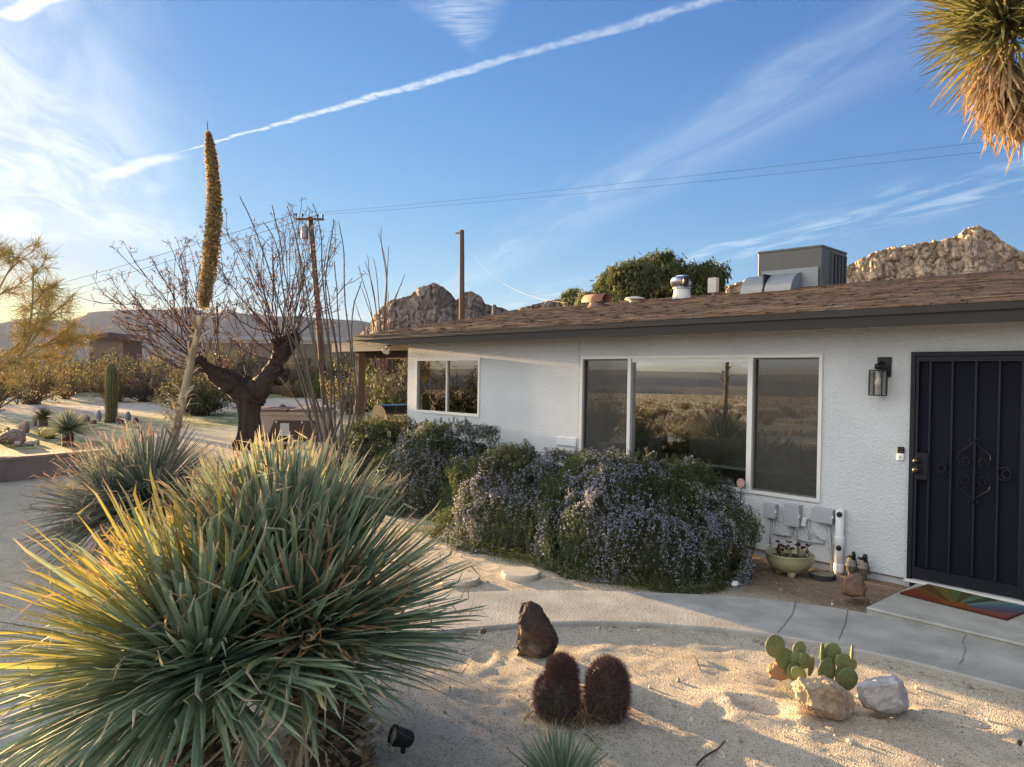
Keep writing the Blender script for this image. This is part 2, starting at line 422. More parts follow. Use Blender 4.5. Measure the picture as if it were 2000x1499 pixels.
M_white = mat('white_paint', (.62, .62, .62), .6, var=.08)
M_boxpaint = mat('box_paint', (.35, .36, .38), .55, var=.06, bump=.05)
M_black = mat('black_metal', (.009, .009, .011), .48, var=.1, spec=.35)
M_gate = mat('gate_metal', (.005, .006, .012), .5, var=.1, spec=.28)
M_screen = mat('screen_mesh', (.006, .007, .014), .7, var=.2, vscale=2, spec=.12)
M_glass = glass_mat('window_glass'); M_clear = glass_mat('lamp_glass', .0, (.95, .95, .93), .8)
def screened(M):                     # insect screen over the glass: a grey veil of fine wire
    t = M.node_tree; out = t.nodes['Material Output']; src = out.inputs[0].links[0].from_socket
    d = t.nodes.new('ShaderNodeBsdfDiffuse'); d.inputs[0].default_value = (.115, .11, .10, 1)
    ms = t.nodes.new('ShaderNodeMixShader'); ms.inputs[0].default_value = .42
    t.links.new(src, ms.inputs[1]); t.links.new(d.outputs[0], ms.inputs[2]); t.links.new(ms.outputs[0], out.inputs[0]); return M
M_screenglass = screened(glass_mat('screened_glass', .05, (.75, .76, .75)))
M_in = mat('interior_paint', (.78, .71, .6), .9, var=.05)
M_infl = mat('interior_floor', (.38, .27, .17), .6)
M_galv = mat('galvanised', (.24, .25, .26), .5, .2, var=.12, vscale=6)
M_acgrey = mat('unit_grey', (.115, .108, .098), .5, .2, var=.06)
M_steel = mat('bright_steel', (.62, .62, .62), .34, 1.0, var=.05)
M_terra = mat('terracotta', (.27, .12, .075), .8, var=.15)
M_cream = mat('cream_paint', (.55, .5, .42), .7)
M_greenpot = mat('glazed_pot', (.33, .31, .17), .35, var=.18, vscale=6, spec=.5)
M_poleW = mat('pole_wood', (.11, .062, .04), .9, var=.25, vscale=6, bump=.4, bscale=20, tscale=(1, 1, .1))
M_wire = mat('wire', (.06, .06, .065), .6, var=0)
M_tub = mat('tub_shell', (.36, .30, .245), .6); M_tubd = mat('tub_panel', (.075, .055, .048), .6); M_tubcov = mat('tub_cover', (.16, .1, .08), .7)
M_block = mat('block_wall', (.27, .2, .165), .9, var=.2, vscale=4, bump=.4, bscale=30)

# ------------------------------------------------------------------ ground
def grid_axis(lo, hi, step, far, g=1.16):
    core = list(np.arange(lo, hi, step)); a = []; x = hi; s = step
    while x < far: a.append(x); s *= g; x += s
    a.append(far); b = []; x = lo; s = step
    while x > -far: s *= g; x -= s; b.append(x)
    return np.array(sorted(b)+core+a)
WALK_IN = [(4, 5.42), (-1.24, 5.43), (-2.05, 5.38), (-2.75, 5.17), (-3.25, 4.85), (-3.7, 4.47), (-4.05, 4.02), (-4.35, 3.4), (-4.55, 2.6), (-4.6, 1.7), (-4.45, .8), (-4.1, -.2), (-3.4, -1.6), (-2.4, -3.2), (-1.2, -5.5)]
WALK_OUT = [(4, 6.24), (-1.43, 6.24), (-2.54, 6.25), (-3.1, 6.02), (-3.55, 5.74), (-4.35, 4.98), (-4.8, 4.45), (-5.15, 3.85), (-5.45, 2.9), (-5.55, 1.8), (-5.4, .7), (-5.0, -.5), (-4.3, -2.0), (-3.3, -3.6), (-2.1, -5.9)]
def resample(P, n):
    P = np.array(P, float); s = np.r_[0, np.cumsum(np.linalg.norm(np.diff(P, axis=0), axis=1))]
    u = np.linspace(0, s[-1], n*6); Q = np.stack([np.interp(u, s, P[:, k]) for k in range(P.shape[1])], 1)
    k = 25; Qp = np.concatenate([np.repeat(Q[:1], k, 0), Q, np.repeat(Q[-1:], k, 0)])
    ker = np.hanning(2*k+1); ker /= ker.sum()
    Q = np.stack([np.convolve(Qp[:, j], ker, 'valid') for j in range(P.shape[1])], 1)
    return Q[::6]
def dist_poly(x, y, P):             # distance to a polyline
    d = np.full(x.shape, 1e9)
    for (ax, ay), (bx, by) in zip(P[:-1], P[1:]):
        L = (bx-ax)**2+(by-ay)**2; t = np.clip(((x-ax)*(bx-ax)+(y-ay)*(by-ay))/L, 0, 1)
        d = np.minimum(d, np.hypot(x-ax-t*(bx-ax), y-ay-t*(by-ay)))
    return d
FOOT = [(rng.uniform(-6, 0), rng.uniform(1, 5.4), rng.uniform(0, PI), rng.uniform(.5, 1)) for _ in range(70)]
FOOT += [(gnd(px, py)[0], gnd(px, py)[1], .4, 1.4) for px, py in ((1480, 1378), (1500, 1392), (935, 1365), (1690, 1395), (1880, 1412))]
gx = grid_axis(-7.5, 0.6, .036, 6000); gy = grid_axis(.6, 6.6, .036, 6000)
XX, YY = np.meshgrid(gx, gy, indexing='ij')
rr = np.hypot(XX, YY)
zz = (fbm(XX*.7, YY*.7, 3, 4)-.5)*.035 + (fbm(XX*3.5, YY*3.5, 11, 3)-.5)*.010 + (fbm(XX*9, YY*9, 15, 3)-.5)*.013 + (fbm(XX*24, YY*24, 19, 2)-.5)*.006
wdist = np.minimum(dist_poly(XX, YY, WALK_IN[1:]), dist_poly(XX, YY, WALK_OUT[1:]))
zz *= np.clip(wdist/.5, .12, 1)*np.clip(2-rr/30, .35, 1)
for fx, fy, fa, fs in FOOT:
    dx, dy = (XX-fx)*math.cos(fa)+(YY-fy)*math.sin(fa), -(XX-fx)*math.sin(fa)+(YY-fy)*math.cos(fa)
    q = (dx/.13)**2+(dy/.05)**2
    zz += fs*(-.016*np.exp(-q)+.009*np.exp(-(np.sqrt(q)-1.7)**2*4)*np.clip(wdist/.3, 0, 1))
far = np.clip((rr-70)/400, 0, 1)
zz += far*(fbm(XX/60, YY/60, 31, 3)-.5)*2.0
def plain_drop(x, y):               # the land falls away gently behind and left of the camera
    r_ = np.hypot(x, y); c_ = np.clip((np.cos(np.arctan2(y, x)-R(226))-.70)/.2, 0, 1); c_ = c_*c_*(3-2*c_)
    return -np.clip(r_-22, 0, 1e4)*.020*c_
zz += GZ+plain_drop(XX, YY)
# vertex colour masks: grass, dirt road, bare soil by the house
grassm = np.zeros_like(zz)
for px, py, rad in ((500, 815, 5), (600, 765, 9), (330, 795, 8), (30, 835, 4), (250, 800, 7), (430, 825, 3), (90, 865, 2), (700, 770, 9), (420, 770, 10)):
    g = gnd(px, py); grassm = np.maximum(grassm, np.clip(1.6-np.hypot(XX-g[0], YY-g[1])/rad, 0, 1))
RD = [gnd(-700, 815)[:2], gnd(0, 800)[:2], gnd(300, 797)[:2], gnd(560, 788)[:2], gnd(760, 783)[:2], gnd(1000, 778)[:2]]
roadm = np.clip(1.4-dist_poly(XX, YY, RD)/4.0, 0, 1)
grassm *= (1-roadm)
soil = np.clip((YY-5.9)/.5, 0, 1)*np.clip((XX+10.5)/1, 0, 1)*np.clip((YY < 7.6)*1.0, 0, 1)
nxg, nyg = XX.shape
idx = np.arange(nxg*nyg).reshape(nxg, nyg)
Fg = np.stack([idx[:-1, :-1], idx[1:, :-1], idx[1:, 1:], idx[:-1, 1:]], -1).reshape(-1, 4)
gmb = MB(); gmb.add(np.stack([XX, YY, zz], -1).reshape(-1, 3), Fg, np.stack([grassm, roadm, soil], -1).reshape(-1, 3))
top(gmb, 'ground', M_sand, (0, 0, 0), kind='structure', smooth=True)

# walkway: a raised curved slab, and the stoop
def slab(inn, outt, z1, z0, name, n=170):
    A = resample(inn, n); B = resample(outt, n); A = A[:n]; B = B[:n]
    mb = MB(); K = 9; rows = []
    for k in range(K+1):
        t = k/K; rows.append(np.c_[A*(1-t)+B*t, np.full(n, z1)])
    e = .012
    rows = [np.c_[A, np.full(n, z0)], np.c_[A, np.full(n, z1-e)]]+[r+0 for r in rows]+[np.c_[B, np.full(n, z1-e)], np.c_[B, np.full(n, z0)]]
    rows[2][:, :2] += (rows[3][:, :2]-rows[2][:, :2])*.1; rows[-3][:, :2] += (rows[-4][:, :2]-rows[-3][:, :2])*.1
    Vv = np.stack(rows, 0); kk = len(rows); i = np.arange(kk-1)[:, None]*n; j = np.arange(n-1)[None]
    Fq = np.stack([i+j, i+n+j, i+n+j+1, i+j+1], -1).reshape(-1, 4)
    mb.add(Vv.reshape(-1, 3), Fq)
    return top(mb, name, M_conc, (0, 0, 0), kind='structure')
slab(WALK_IN, WALK_OUT, -.040, -.2, 'walkway')
mb = MB(); mb.box((.72, 6.852, -.115), (6.5, 1.198, .23), bev=.01)
# slanted left end of the stoop
st = top(mb, 'stoop', M_conc, (0, 0, 0), kind='structure')
# control joints and crack: thin dark grooves laid on the concrete
M_joint = mat('joint_dirt', (.17, .14, .115), .95)
mb = MB()
def groove(P, wd, z):
    P = np.array(P, float); T = np.gradient(P, axis=0); T = unit(T); S = np.c_[-T[:, 1], T[:, 0]]
    ww = wd*(1+.5*(rng.random(len(P))-.5))
    A = np.c_[P+S*ww[:, None], np.full(len(P), z)]; B = np.c_[P-S*ww[:, None], np.full(len(P), z)]
    n = len(P); j = np.arange(n-1)
    mb.add(np.r_[A, B], np.stack([j, j+1, n+j+1, n+j], -1))
groove([(-3.03, 6.05), (-2.88, 5.7), (-2.74, 5.2)], .0035, -.036)
groove([(-2.66, 6.22), (-2.5, 5.8), (-2.38, 5.42)], .003, -.036)
ck = [gnd(px, py, -.02)[:2] for px, py in ((1888, 1232), (1876, 1250), (1890, 1262), (1878, 1280), (1872, 1302))]
ckp = resample(ck, 12); ckp += rng.normal(0, .006, ckp.shape); groove(ckp, .0022, -.0358)
groove([(-2.55, 6.246), (-1.5, 6.246), (3.9, 6.246)], .004, -.0176)
top(mb, 'concrete_joints', M_joint, (0, 0, 0), kind='structure')

# gravel: uncountable little stones
mb = MB(); V1, F1 = ICO[1]
N = 9000
gxr = rng.uniform(-6.5, .3, N); gyr = rng.uniform(.8, 6.9, N)
wp = np.array(WALK_IN[1:]+WALK_OUT[1:][::-1])
def inside(x, y, P):
    r = np.zeros(len(x), bool); n = len(P)
    for i in range(n):
        x1, y1 = P[i]; x2, y2 = P[(i+1) % n]
        c = ((y1 > y) != (y2 > y)) & (x < (x2-x1)*(y-y1)/(y2-y1+1e-12)+x1); r ^= c
    return r
okm = ~inside(gxr, gyr, wp) & ~((gxr > -2.6) & (gyr > 5.35))
gxr, gyr = gxr[okm], gyr[okm]
zi = zz[np.clip(np.searchsorted(gx, gxr), 0, nxg-1), np.clip(np.searchsorted(gy, gyr), 0, nyg-1)]
for x, y, z in zip(gxr, gyr, zi):
    s = .0025*(1+rng.pareto(2.6)); s = min(s, .02)
    v = V1*rng.uniform(.6, 1.2, 3)*s*rng.uniform(.8, 1.2, (len(V1), 1))
    k = rng.uniform(.18, .6); mb.add(v+(x, y, z+s*.25), F1, (k*1.06, k*.9, k*.74))
top(mb, 'gravel', mat('pebble', (1, 1, 1), .9, attr=True, var=0), (0, 0, 0), kind='stuff')
def gz(x, y): return float(zz[min(np.searchsorted(gx, x), nxg-1), min(np.searchsorted(gy, y), nyg-1)])

# leaf litter: dry bits along the walk and under the shrubs
mb = MB()
for _ in range(1500):
    k = rng.random()
    if k < .45: x, y = rng.uniform(-3.8, -2.6), rng.uniform(6.1, 7.4)
    elif k < .75:
        i = rng.integers(1, 9); t = rng.random(); a = np.array(WALK_IN[i]); b_ = np.array(WALK_IN[i+1]); p = a+(b_-a)*t; x, y = p[0]+rng.normal(0, .06)+.02, p[1]-abs(rng.normal(0, .10))-.02
    else:
        p = gnd(1140+rng.normal(0, 110), 1410+rng.normal(0, 30)); x, y = p[0], p[1]
    if inside(np.array([x]), np.array([y]), wp)[0] and rng.random() < .9: continue
    a = rng.uniform(0, PI); L = rng.uniform(.008, .035); wd = rng.uniform(.001, .004)
    z = gz(x, y)+rng.uniform(.003, .012)
    d = np.array([math.cos(a), math.sin(a), rng.uniform(-.15, .25)])*L; s_ = np.array([-math.sin(a), math.cos(a), 0])*wd
    p = np.array([x, y, z]); c = np.array([.22, .14, .08])*rng.uniform(.5, 1.7)
    mb.add([p-s_, p+s_, p+d+s_*.5, p+d-s_*.5], [[0, 1, 2, 3]], c)
top(mb, 'leaf_litter', M_leaf, (0, 0, 0), kind='stuff')

# ------------------------------------------------------------------ house
WY = 7.454
XL, XR = -10.97, 3.0
house = thing('house', 'low white stucco ranch house with brown shingle roof and big picture window', 'house', (XL, WY, -.1))
O = (XL, WY, -.1)
SW = (-10.69, -8.975, 1.205, 2.112)     # small window
BW = (-6.81, -3.50, .612, 2.112)        # picture window
DR = (-2.62, -1.70, 0.0, 2.125)         # door
mb = MB(); yc, th = WY+.075, .15
xs = [XL, SW[0], SW[1], BW[0], BW[1], DR[0], DR[1], XR]
def wallbox(x0, x1, z0, z1): mb.box(((x0+x1)/2, yc, (z0+z1)/2), (x1-x0, th, z1-z0))
for x0, x1, op in ((XL, SW[0], None), (SW[0], SW[1], SW), (SW[1], BW[0], None), (BW[0], BW[1], BW), (BW[1], DR[0], None), (DR[0], DR[1], DR), (DR[1], XR, None)):
    if op is None: wallbox(x0, x1, 0, 2.40)
    else:
        if op[2] > 0.01: wallbox(x0, x1, 0, op[2])
        wallbox(x0, x1, op[3], 2.40)
mb.box((XL+.075, (WY+.15+15)/2, 1.2), (.15, 15-WY-.15, 2.4))
mb.box((XR-.075, (WY+.15+15)/2, 1.2), (.15, 15-WY-.15, 2.4))
for x0, x1, z0, z1 in ((XL, -4.5, 0, 2.4), (-2.9, XR, 0, 2.4), (-4.5, -2.9, 0, .9), (-4.5, -2.9, 2.1, 2.4)): mb.box(((x0+x1)/2, 15.075, (z0+z1)/2), (x1-x0, .15, z1-z0))
# gable end
mb.add([(XL, WY, 2.4), (XL, 15.1, 2.4), (XL, 11.2, 3.17), (XL+.15, WY, 2.4), (XL+.15, 15.1, 2.4), (XL+.15, 11.2, 3.17)], [[0, 2, 1], [3, 4, 5], [0, 3, 5, 2], [2, 5, 4, 1]])
mb.build('wall', M_stucco, house, O)
# stem wall and screed below the stucco
mb = MB(); mb.box(((XL+DR[0])/2, WY+.085, -.075), (DR[0]-XL-.02, .13, .15)); mb.build('foundation', mat('foundation_grey', (.4, .4, .42), .9, var=.2), house, O)
mb = MB(); mb.box(((XL+DR[0])/2, WY+.012, -.004), (DR[0]-XL-.05, .03, .008)); mb.build('weep_screed', M_poleW, house, O)
# hairline joint in the stucco left of the picture window
mb = MB(); mb.box((-6.865, WY-.0015, 1.36), (.009, .005, 2.0)); mb.build('control_joint', mat('joint_grey', (.36, .36, .37), .9), house, O)
# interior rooms
mb = MB()
def quad(P): mb.add(P, [[0, 1, 2, 3]])
ya, yb = WY+.15, 11.4
for x0, x1, z0, z1 in ((-7.6, -4.6, 0, 2.4), (-2.8, -2.7, 0, 2.4), (-4.6, -2.8, 0, .8), (-4.6, -2.8, 2.15, 2.4)): quad([(x0, yb, z0), (x1, yb, z0), (x1, yb, z1), (x0, yb, z1)])
quad([(-7.6, ya, 0), (-7.6, yb, 0), (-7.6, yb, 2.4), (-7.6, ya, 2.4)])
quad([(-2.7, ya, 0), (-2.7, yb, 0), (-2.7, yb, 2.4), (-2.7, ya, 2.4)])
quad([(-7.7, ya, 0), (-7.7, yb, 0), (-7.7, yb, 2.4), (-7.7, ya, 2.4)])
quad([(XL+.16, yb, 0), (-7.7, yb, 0), (-7.7, yb, 2.4), (XL+.16, yb, 2.4)])
mb.build('interior_wall', M_in, house, O)
mb = MB(); mb.box(((XL+XR)/2, (ya+yb)/2, -.03), (XR-XL-.32, yb-ya, .06)); mb.build('interior_floor', M_infl, house, O)
mb = MB(); mb.box(((XL+XR)/2, (ya+15)/2, 2.42), (XR-XL-.32, 15-ya, .04)); mb.build('interior_ceiling', M_in, house, O)
mb = MB(); mb.box((-6.05, yb-.03, 1.02), (.82, .04, 2.04)); mb.build('interior_door', mat('ochre_door', (.42, .23, .05), .6, var=.1), house, O)

# roof
EX0, EX1 = -12.08, 3.3
EY, EZ, RY, RZ = 6.93, 2.515, 11.2, 3.30
sl_ = (RZ-EZ)/(RY-EY); nrm = unit(np.array([0, -sl_, 1.0])); up_ = unit(np.array([0, 1.0, sl_]))
mb = MB()
Ls = math.hypot(RY-EY, RZ-EZ); exp_ = .135; k = 0; s0 = 0.0
rc = np.random.default_rng(3)
while s0 < Ls-.02:
    x = EX0-rc.uniform(0, .2)
    while x < EX1:
        wd = rc.choice([.16, .2, .24, .3, .12]); x1 = min(x+wd, EX1); xa = max(x, EX0)
        if x1-xa > .03:
            t0 = rc.choice([.006, .010, .016]); ds = rc.normal(0, .004)
            base = np.array([0, EY, EZ])
            a = base+up_*(s0+ds)+nrm*t0; b = base+up_*min(s0+exp_+.03, Ls)+nrm*.002
            lo = base+up_*(s0+ds)-nrm*.002
            c = np.array([.165, .110, .076])*rc.choice([.7, .85, 1.0, 1.12, 1.25])*rc.uniform(.9, 1.1)
            c = c*np.array([1, rc.uniform(.93, 1.08), rc.uniform(.9, 1.15)])
            mb.add([(xa, *a[1:]), (x1-.004, *a[1:]), (x1-.004, *b[1:]), (xa, *b[1:]), (xa, *lo[1:]), (x1-.004, *lo[1:])], [[0, 1, 2, 3], [4, 5, 1, 0]], c)
        x = x1 if x1 > x else x+wd
    s0 += exp_
# ridge caps
x = EX0
while x < EX1:
    x1 = min(x+.22, EX1); c = np.array([.15, .09, .06])*rc.uniform(.7, 1.3); h = .018
    mb.add([(x, RY-.14, RZ-.14*sl_+.012), (x1, RY-.14, RZ-.14*sl_+.006), (x1, RY, RZ+.012), (x, RY, RZ+.022), (x, RY+.14, RZ-.14*sl_+.012), (x1, RY+.14, RZ-.14*sl_+.006), (x, RY-.14, RZ-.14*sl_-.01), (x, RY, RZ-.005), (x, RY+.14, RZ-.14*sl_-.01)],
           [[0, 1, 2, 3], [3, 2, 5, 4], [6, 0, 3, 7], [7, 3, 4, 8]], c)
    x = x1
BY = 2*RY-EY
mb.add([(EX0, RY, RZ), (EX1, RY, RZ), (EX1, BY, EZ), (EX0, BY, EZ)], [[0, 1, 2, 3]], (.18, .11, .07))
roof = mb.build('roof', M_shingle, house, O)
mb = MB()
def slope_slab(y0, z0, y1, z1, t):
    V = []
    for x in (EX0+.02, EX1): V += [(x, y0, z0-.006), (x, y1, z1-.006), (x, y1, z1-t), (x, y0, z0-t)]
    mb.add(V, [[0, 1, 2, 3], [7, 6, 5, 4], [0, 4, 5, 1], [1, 5, 6, 2], [2, 6, 7, 3], [3, 7, 4, 0]])
slope_slab(EY+.05, EZ+.05*sl_, RY, RZ, .09); slope_slab(BY-.05, EZ+.05*sl_, RY, RZ, .09)
mb.build('roof_deck', M_darkwood, house, O)
mb = MB()
mb.box(((EX0+EX1)/2+.01, 6.972, 2.425), (EX1-EX0-.02, .036, .155))
mb.box(((EX0+EX1)/2+.01, 6.945, 2.480), (EX1-EX0-.02, .022, .062))
# rake boards on the left gable
for y0, y1, z0, z1 in ((6.99, RY, EZ, RZ), (BY-.06, RY, EZ, RZ)):
    V = []
    for x in (EX0-.012, EX0+.026): V += [(x, y0, z0-.008), (x, y1, z1-.008), (x, y1, z1-.15), (x, y0, z0-.155)]
    mb.add(V, [[0, 1, 2, 3], [7, 6, 5, 4], [0, 4, 5, 1], [1, 5, 6, 2], [2, 6, 7, 3], [3, 7, 4, 0]])
mb.build('fascia', M_fascia, house, O)
mb = MB(); mb.box(((EX0+EX1)/2, (6.99+WY)/2, 2.405), (EX1-EX0-.1, WY-6.99+.02, .02)); mb.build('soffit', M_soffit, house, O)

# windows: frame meshes with panes and mullions below them
def frame_boxes(x0, x1, z0, z1, wd, d, y):
    mb.box(((x0+x1)/2, y, z1-wd/2), (x1-x0, d, wd)); mb.box(((x0+x1)/2, y, z0+wd/2), (x1-x0, d, wd))
    mb.box((x0+wd/2, y, (z0+z1)/2), (wd, d, z1-z0-2*wd)); mb.box((x1-wd/2, y, (z0+z1)/2), (wd, d, z1-z0-2*wd))
def pane(x0, x1, z0, z1, y, mt, par, name='pane'):
    p = MB(); p.box(((x0+x1)/2, y, (z0+z1)/2), (x1-x0, .004, z1-z0)); return p.build(name, mt, par, O)
mb = MB(); frame_boxes(SW[0]-.012, SW[1]+.012, SW[2]-.012, SW[3]+.012, .042, .07, WY+.018)
win1 = mb.build('window', M_alu, house, O)
win1['label'] = 'small two pane sliding window near the left corner'
mb = MB(); mb.box((-9.83, WY+.02, (SW[2]+SW[3])/2), (.035, .05, SW[3]-SW[2]-.064)); mb.build('mullion', M_alu, win1, O)
pane(SW[0]+.03, -9.8475, SW[2]+.03, SW[3]-.03, WY+.032, M_glass, win1); pane(-9.8125, SW[1]-.03, SW[2]+.03, SW[3]-.03, WY+.026, M_glass, win1)
mb = MB(); frame_boxes(BW[0]-.012, BW[1]+.012, BW[2]-.012, BW[3]+.012, .036, .07, WY+.015)
win2 = mb.build('window', M_alu, house, O); win2['label'] = 'large three part picture window'
m1, m2 = -5.985, -4.295
mb = MB(); mb.box((m1, WY+.012, 1.362), (.05, .072, 1.476)); mb.build('mullion', M_alu, win2, O)
mb = MB(); mb.box((m2, WY+.012, 1.362), (.06, .072, 1.476)); mb.build('mullion', M_alu, win2, O)
za, zb = BW[2]+.024, BW[3]-.024
pane(BW[0]+.02, m1-.025, za, zb, WY+.042, M_screenglass, win2); pane(m2+.03, BW[1]-.02, za, zb, WY+.042, M_screenglass, win2)
pane(m1+.025, m2-.03, za, zb, WY+.030, M_glass, win2)
for x0, x1 in ((BW[0]+.024, m1-.025), (m2+.03, BW[1]-.024)):
    mb = MB(); frame_boxes(x0, x1, za, zb, .018, .012, WY+.018); mb.build('screen_frame', M_acgrey, win2, O)
mb = MB(); mb.box((m1+.055+.0, WY+.014, zb-.02), (.02, .012, .02))
mb = MB(); mb.box(((m1+m2)/2, WY+.012, zb-.022), (m2-m1-.056, .03, .044)); mb.build('head_rail', M_alu, win2, O)
mb = MB(); mb.box((m2-.095, WY+.0265, zb-.075), (.085, .002, .05)); mb.build('sticker', M_white, win2, O)

# security door
mb = MB(); yd = WY-.02
x0, x1, z0, z1 = DR[0]-.01, DR[1]+.02, .02, DR[3]+.005
mb.box((x0+.02, yd, (z0+z1)/2), (.04, .08, z1-z0)); mb.box((x1-.02, yd, (z0+z1)/2), (.04, .08, z1-z0)); mb.box(((x0+x1)/2, yd, z1-.02), (x1-x0-.08, .08, .04))
door = mb.build('security_door', M_gate, house, O)
lx0, lx1, lz0, lz1 = x0+.044, x1-.044, .035, z1-.044
def db(c, s, nm, mt=None):
    p = MB(); p.box(c, s, bev=.002); return p.build(nm, mt or M_gate, door, O)
mb = MB(); fw = .045
mb.box(((lx0+lx1)/2, yd-.012, lz1-fw/2), (lx1-lx0, .04, fw)); mb.box(((lx0+lx1)/2, yd-.012, lz0+.05), (lx1-lx0, .04, .10))
mb.box((lx0+fw/2-.01, yd-.012, (lz0+lz1)/2+.03), (fw-.02, .04, lz1-lz0-.15)); mb.box((lx1-fw/2+.01, yd-.012, (lz0+lz1)/2+.03), (fw-.02, .04, lz1-lz0-.15))
mb.build('leaf_frame', M_gate, door, O)
mb = MB(); mb.box(((lx0+lx1)/2, yd+.012, (lz0+lz1)/2), (lx1-lx0-.02, .004, lz1-lz0-.02)); mb.build('mesh_screen', M_screen, door, O)
bars = [wy(px, 930, yd-.01)[0] for px in (1814, 1857, 1903, 1949, 1994)]
for i, bx in enumerate(bars):
    db((bx, yd-.014, (lz0+lz1)/2+.03), (.020, .018, lz1-lz0-.15), 'bar')
# scrollwork
def curve2(P, cx, cz, nm='scroll', y=yd-.03, r=.0052):
    p = MB(); P = np.array(P); p.tube(np.c_[cx+P[:, 0], np.full(len(P), y), cz+P[:, 1]], r, 6); return p.build(nm, M_gate, door, O, smooth=True)
def spiral(turns, r0_, r1_, a0, n=40, sgn=1):
    t = np.linspace(0, 1, n); a = a0+sgn*turns*2*PI*t; r_ = r0_+(r1_-r0_)*t
    return np.c_[r_*np.cos(a), r_*np.sin(a)]
zc_ = wy(1901, 920, yd)[2]; cxm = bars[2]
for sz in (1, -1):
    for sx in (1, -1):
        t = np.linspace(0, 1, 16)
        side = np.c_[.13*np.sin(t*PI*.62)/math.sin(PI*.62)*(.0+1)*np.minimum(1, t*1.6)**.7, .27-t*.185]
        sp_ = spiral(1.35, .052, .014, 0, 34, -1); sp_ = sp_-sp_[0]+side[-1]
        P = np.r_[side, sp_[1:]]*np.array([sx*.92, sz]); curve2(P, cxm, zc_)
        t2 = spiral(.7, .02, .012, PI*1.0, 12, -1); t2 = (t2-t2[0]+np.array([0, .27]))*np.array([sx, sz]); curve2(t2, cxm, zc_)
for bx, s in ((bars[1], -1), (bars[3], 1)):
    for sz in (1, -1):
        sp_ = spiral(1.2, .062, .016, PI*.9, 36, -1); P = (sp_-sp_[0]+np.array([0, .02]))*np.array([s, sz]); curve2(P, bx, zc_)
zk = wy(1800, 920, yd)[2]
hb = db(((lx0+bars[0])/2, yd-.02, zk+.045), (bars[0]-lx0-.004, .034, .25), 'lock_plate')
for dz, r_ in ((.085, .033), (-.0, .036)):
    p = MB(); p.lathe([(0.0, 0), (r_, 0), (r_, .01), (.016, .014), (.014, .04), (r_*.8, .045), (r_*.85, .06), (r_*.5, .072), (0, .074)], (lx0+.035, yd-.035, zk+.01+dz), 18, axis=(0, -1, 0)); p.build('knob', mat('dark_bronze', (.06, .05, .045), .3, .8, var=0), door, O, smooth=True)
mb = MB(); mb.box(((DR[0]+DR[1])/2+.03, WY-.03, .009), (DR[1]-DR[0]+.1, .14, .022)); mb.build('threshold', M_alu, house, O)
mb = MB(); mb.box(((DR[0]+DR[1])/2, WY+.10, 1.05), (DR[1]-DR[0], .04, 2.1)); mb.build('front_door', M_darkwood, house, O)
# plate on the wall left of the picture window
a, b = wy(1090, 855, WY), wy(1127, 874, WY)
mb = MB(); mb.box(((a[0]+b[0])/2, WY-.012, .955), (b[0]-a[0], .03, .115), bev=.004); mb.build('wall_vent', M_white, house, O)

# patio cover at the left end
pc = thing('patio_cover', 'flat dark patio roof on wooden posts at left end of house', 'patio cover', (-13.2, 7.8, -.1)); PO = (-13.2, 7.8, -.1)
mb = MB(); mb.box((-12.555, 10.9, 2.36), (3.13, 6.3, .1)); mb.build('roof_panel', M_darkwood, pc, PO)
mb = MB(); mb.box((-12.57, 7.71, 2.385), (3.16, .04, .19)); mb.build('beam', M_tanwood, pc, PO)
for yy in np.linspace(8.3, 13.6, 8):
    mb = MB(); mb.box((-12.55, yy, 2.24), (3.1, .045, .13)); mb.build('rafter', M_darkwood, pc, PO)
pp = wy(702, 800, 7.85)
for (x, y) in ((pp[0], 7.85), (pp[0]-.1, 13.6)):
    mb = MB(); mb.box((x, y, 1.08), (.15, .15, 2.36)); p_ = mb.build('post', M_darkwood, pc, PO)
    mb = MB(); mb.box((x-.02, y-.09, .55), (.09, .025, 1.3)); mb.build('post_board', M_tanwood, p_, PO)
# flood lamp under the eave
fl = thing('flood_lamp', 'small white flood lamp under the left end of the eave', 'lamp', (-11.35, 7.3, 2.30))
mb = MB(); mb.lathe([(.0, 0), (.05, 0), (.05, .012), (.02, .02), (.02, .05)], (-11.35, 7.3, 2.345), 14); mb.build('base', M_black, fl, (-11.35, 7.3, 2.30), True)
mb = MB(); mb.lathe([(.0, 0), (.03, .0), (.035, .06), (.07, .12), (.066, .125), (0, .11)], (-11.33, 7.27, 2.33), 16, axis=(.3, -.6, -.7)); mb.build('lamp_head', M_white, fl, (-11.35, 7.3, 2.30), True)

# ------------------------------------------------------------------ wall fittings
lo = (-2.945, WY, 1.9)
lamp = thing('wall_lantern', 'black box wall lantern with clear glass and bulb left of the door', 'lantern', lo)
mb = MB(); mb.box((-2.885, WY-.011, 1.99), (.125, .022, .19), bev=.003); mb.build('back_plate', M_black, lamp, lo)
mb = MB(); ly = WY-.115; hx, hy, z0, z1 = .058, .058, 1.72, 1.955
for sx in (-1, 1):
    for sy in (-1, 1): mb.box((-2.90+sx*hx, ly+sy*hy, (z0+z1)/2), (.011, .011, z1-z0-.0))
for z in (z0, z1):
    for sx in (-1, 1): mb.box((-2.90+sx*hx, ly, z), (.0108, .105, .0112))
    for sy in (-1, 1): mb.box((-2.90, ly+sy*hy, z), (.105, .0108, .0112))
mb.box((-2.90, ly, z1+.0), (.104, .104, .008)); mb.build('lantern_frame', M_black, lamp, lo)
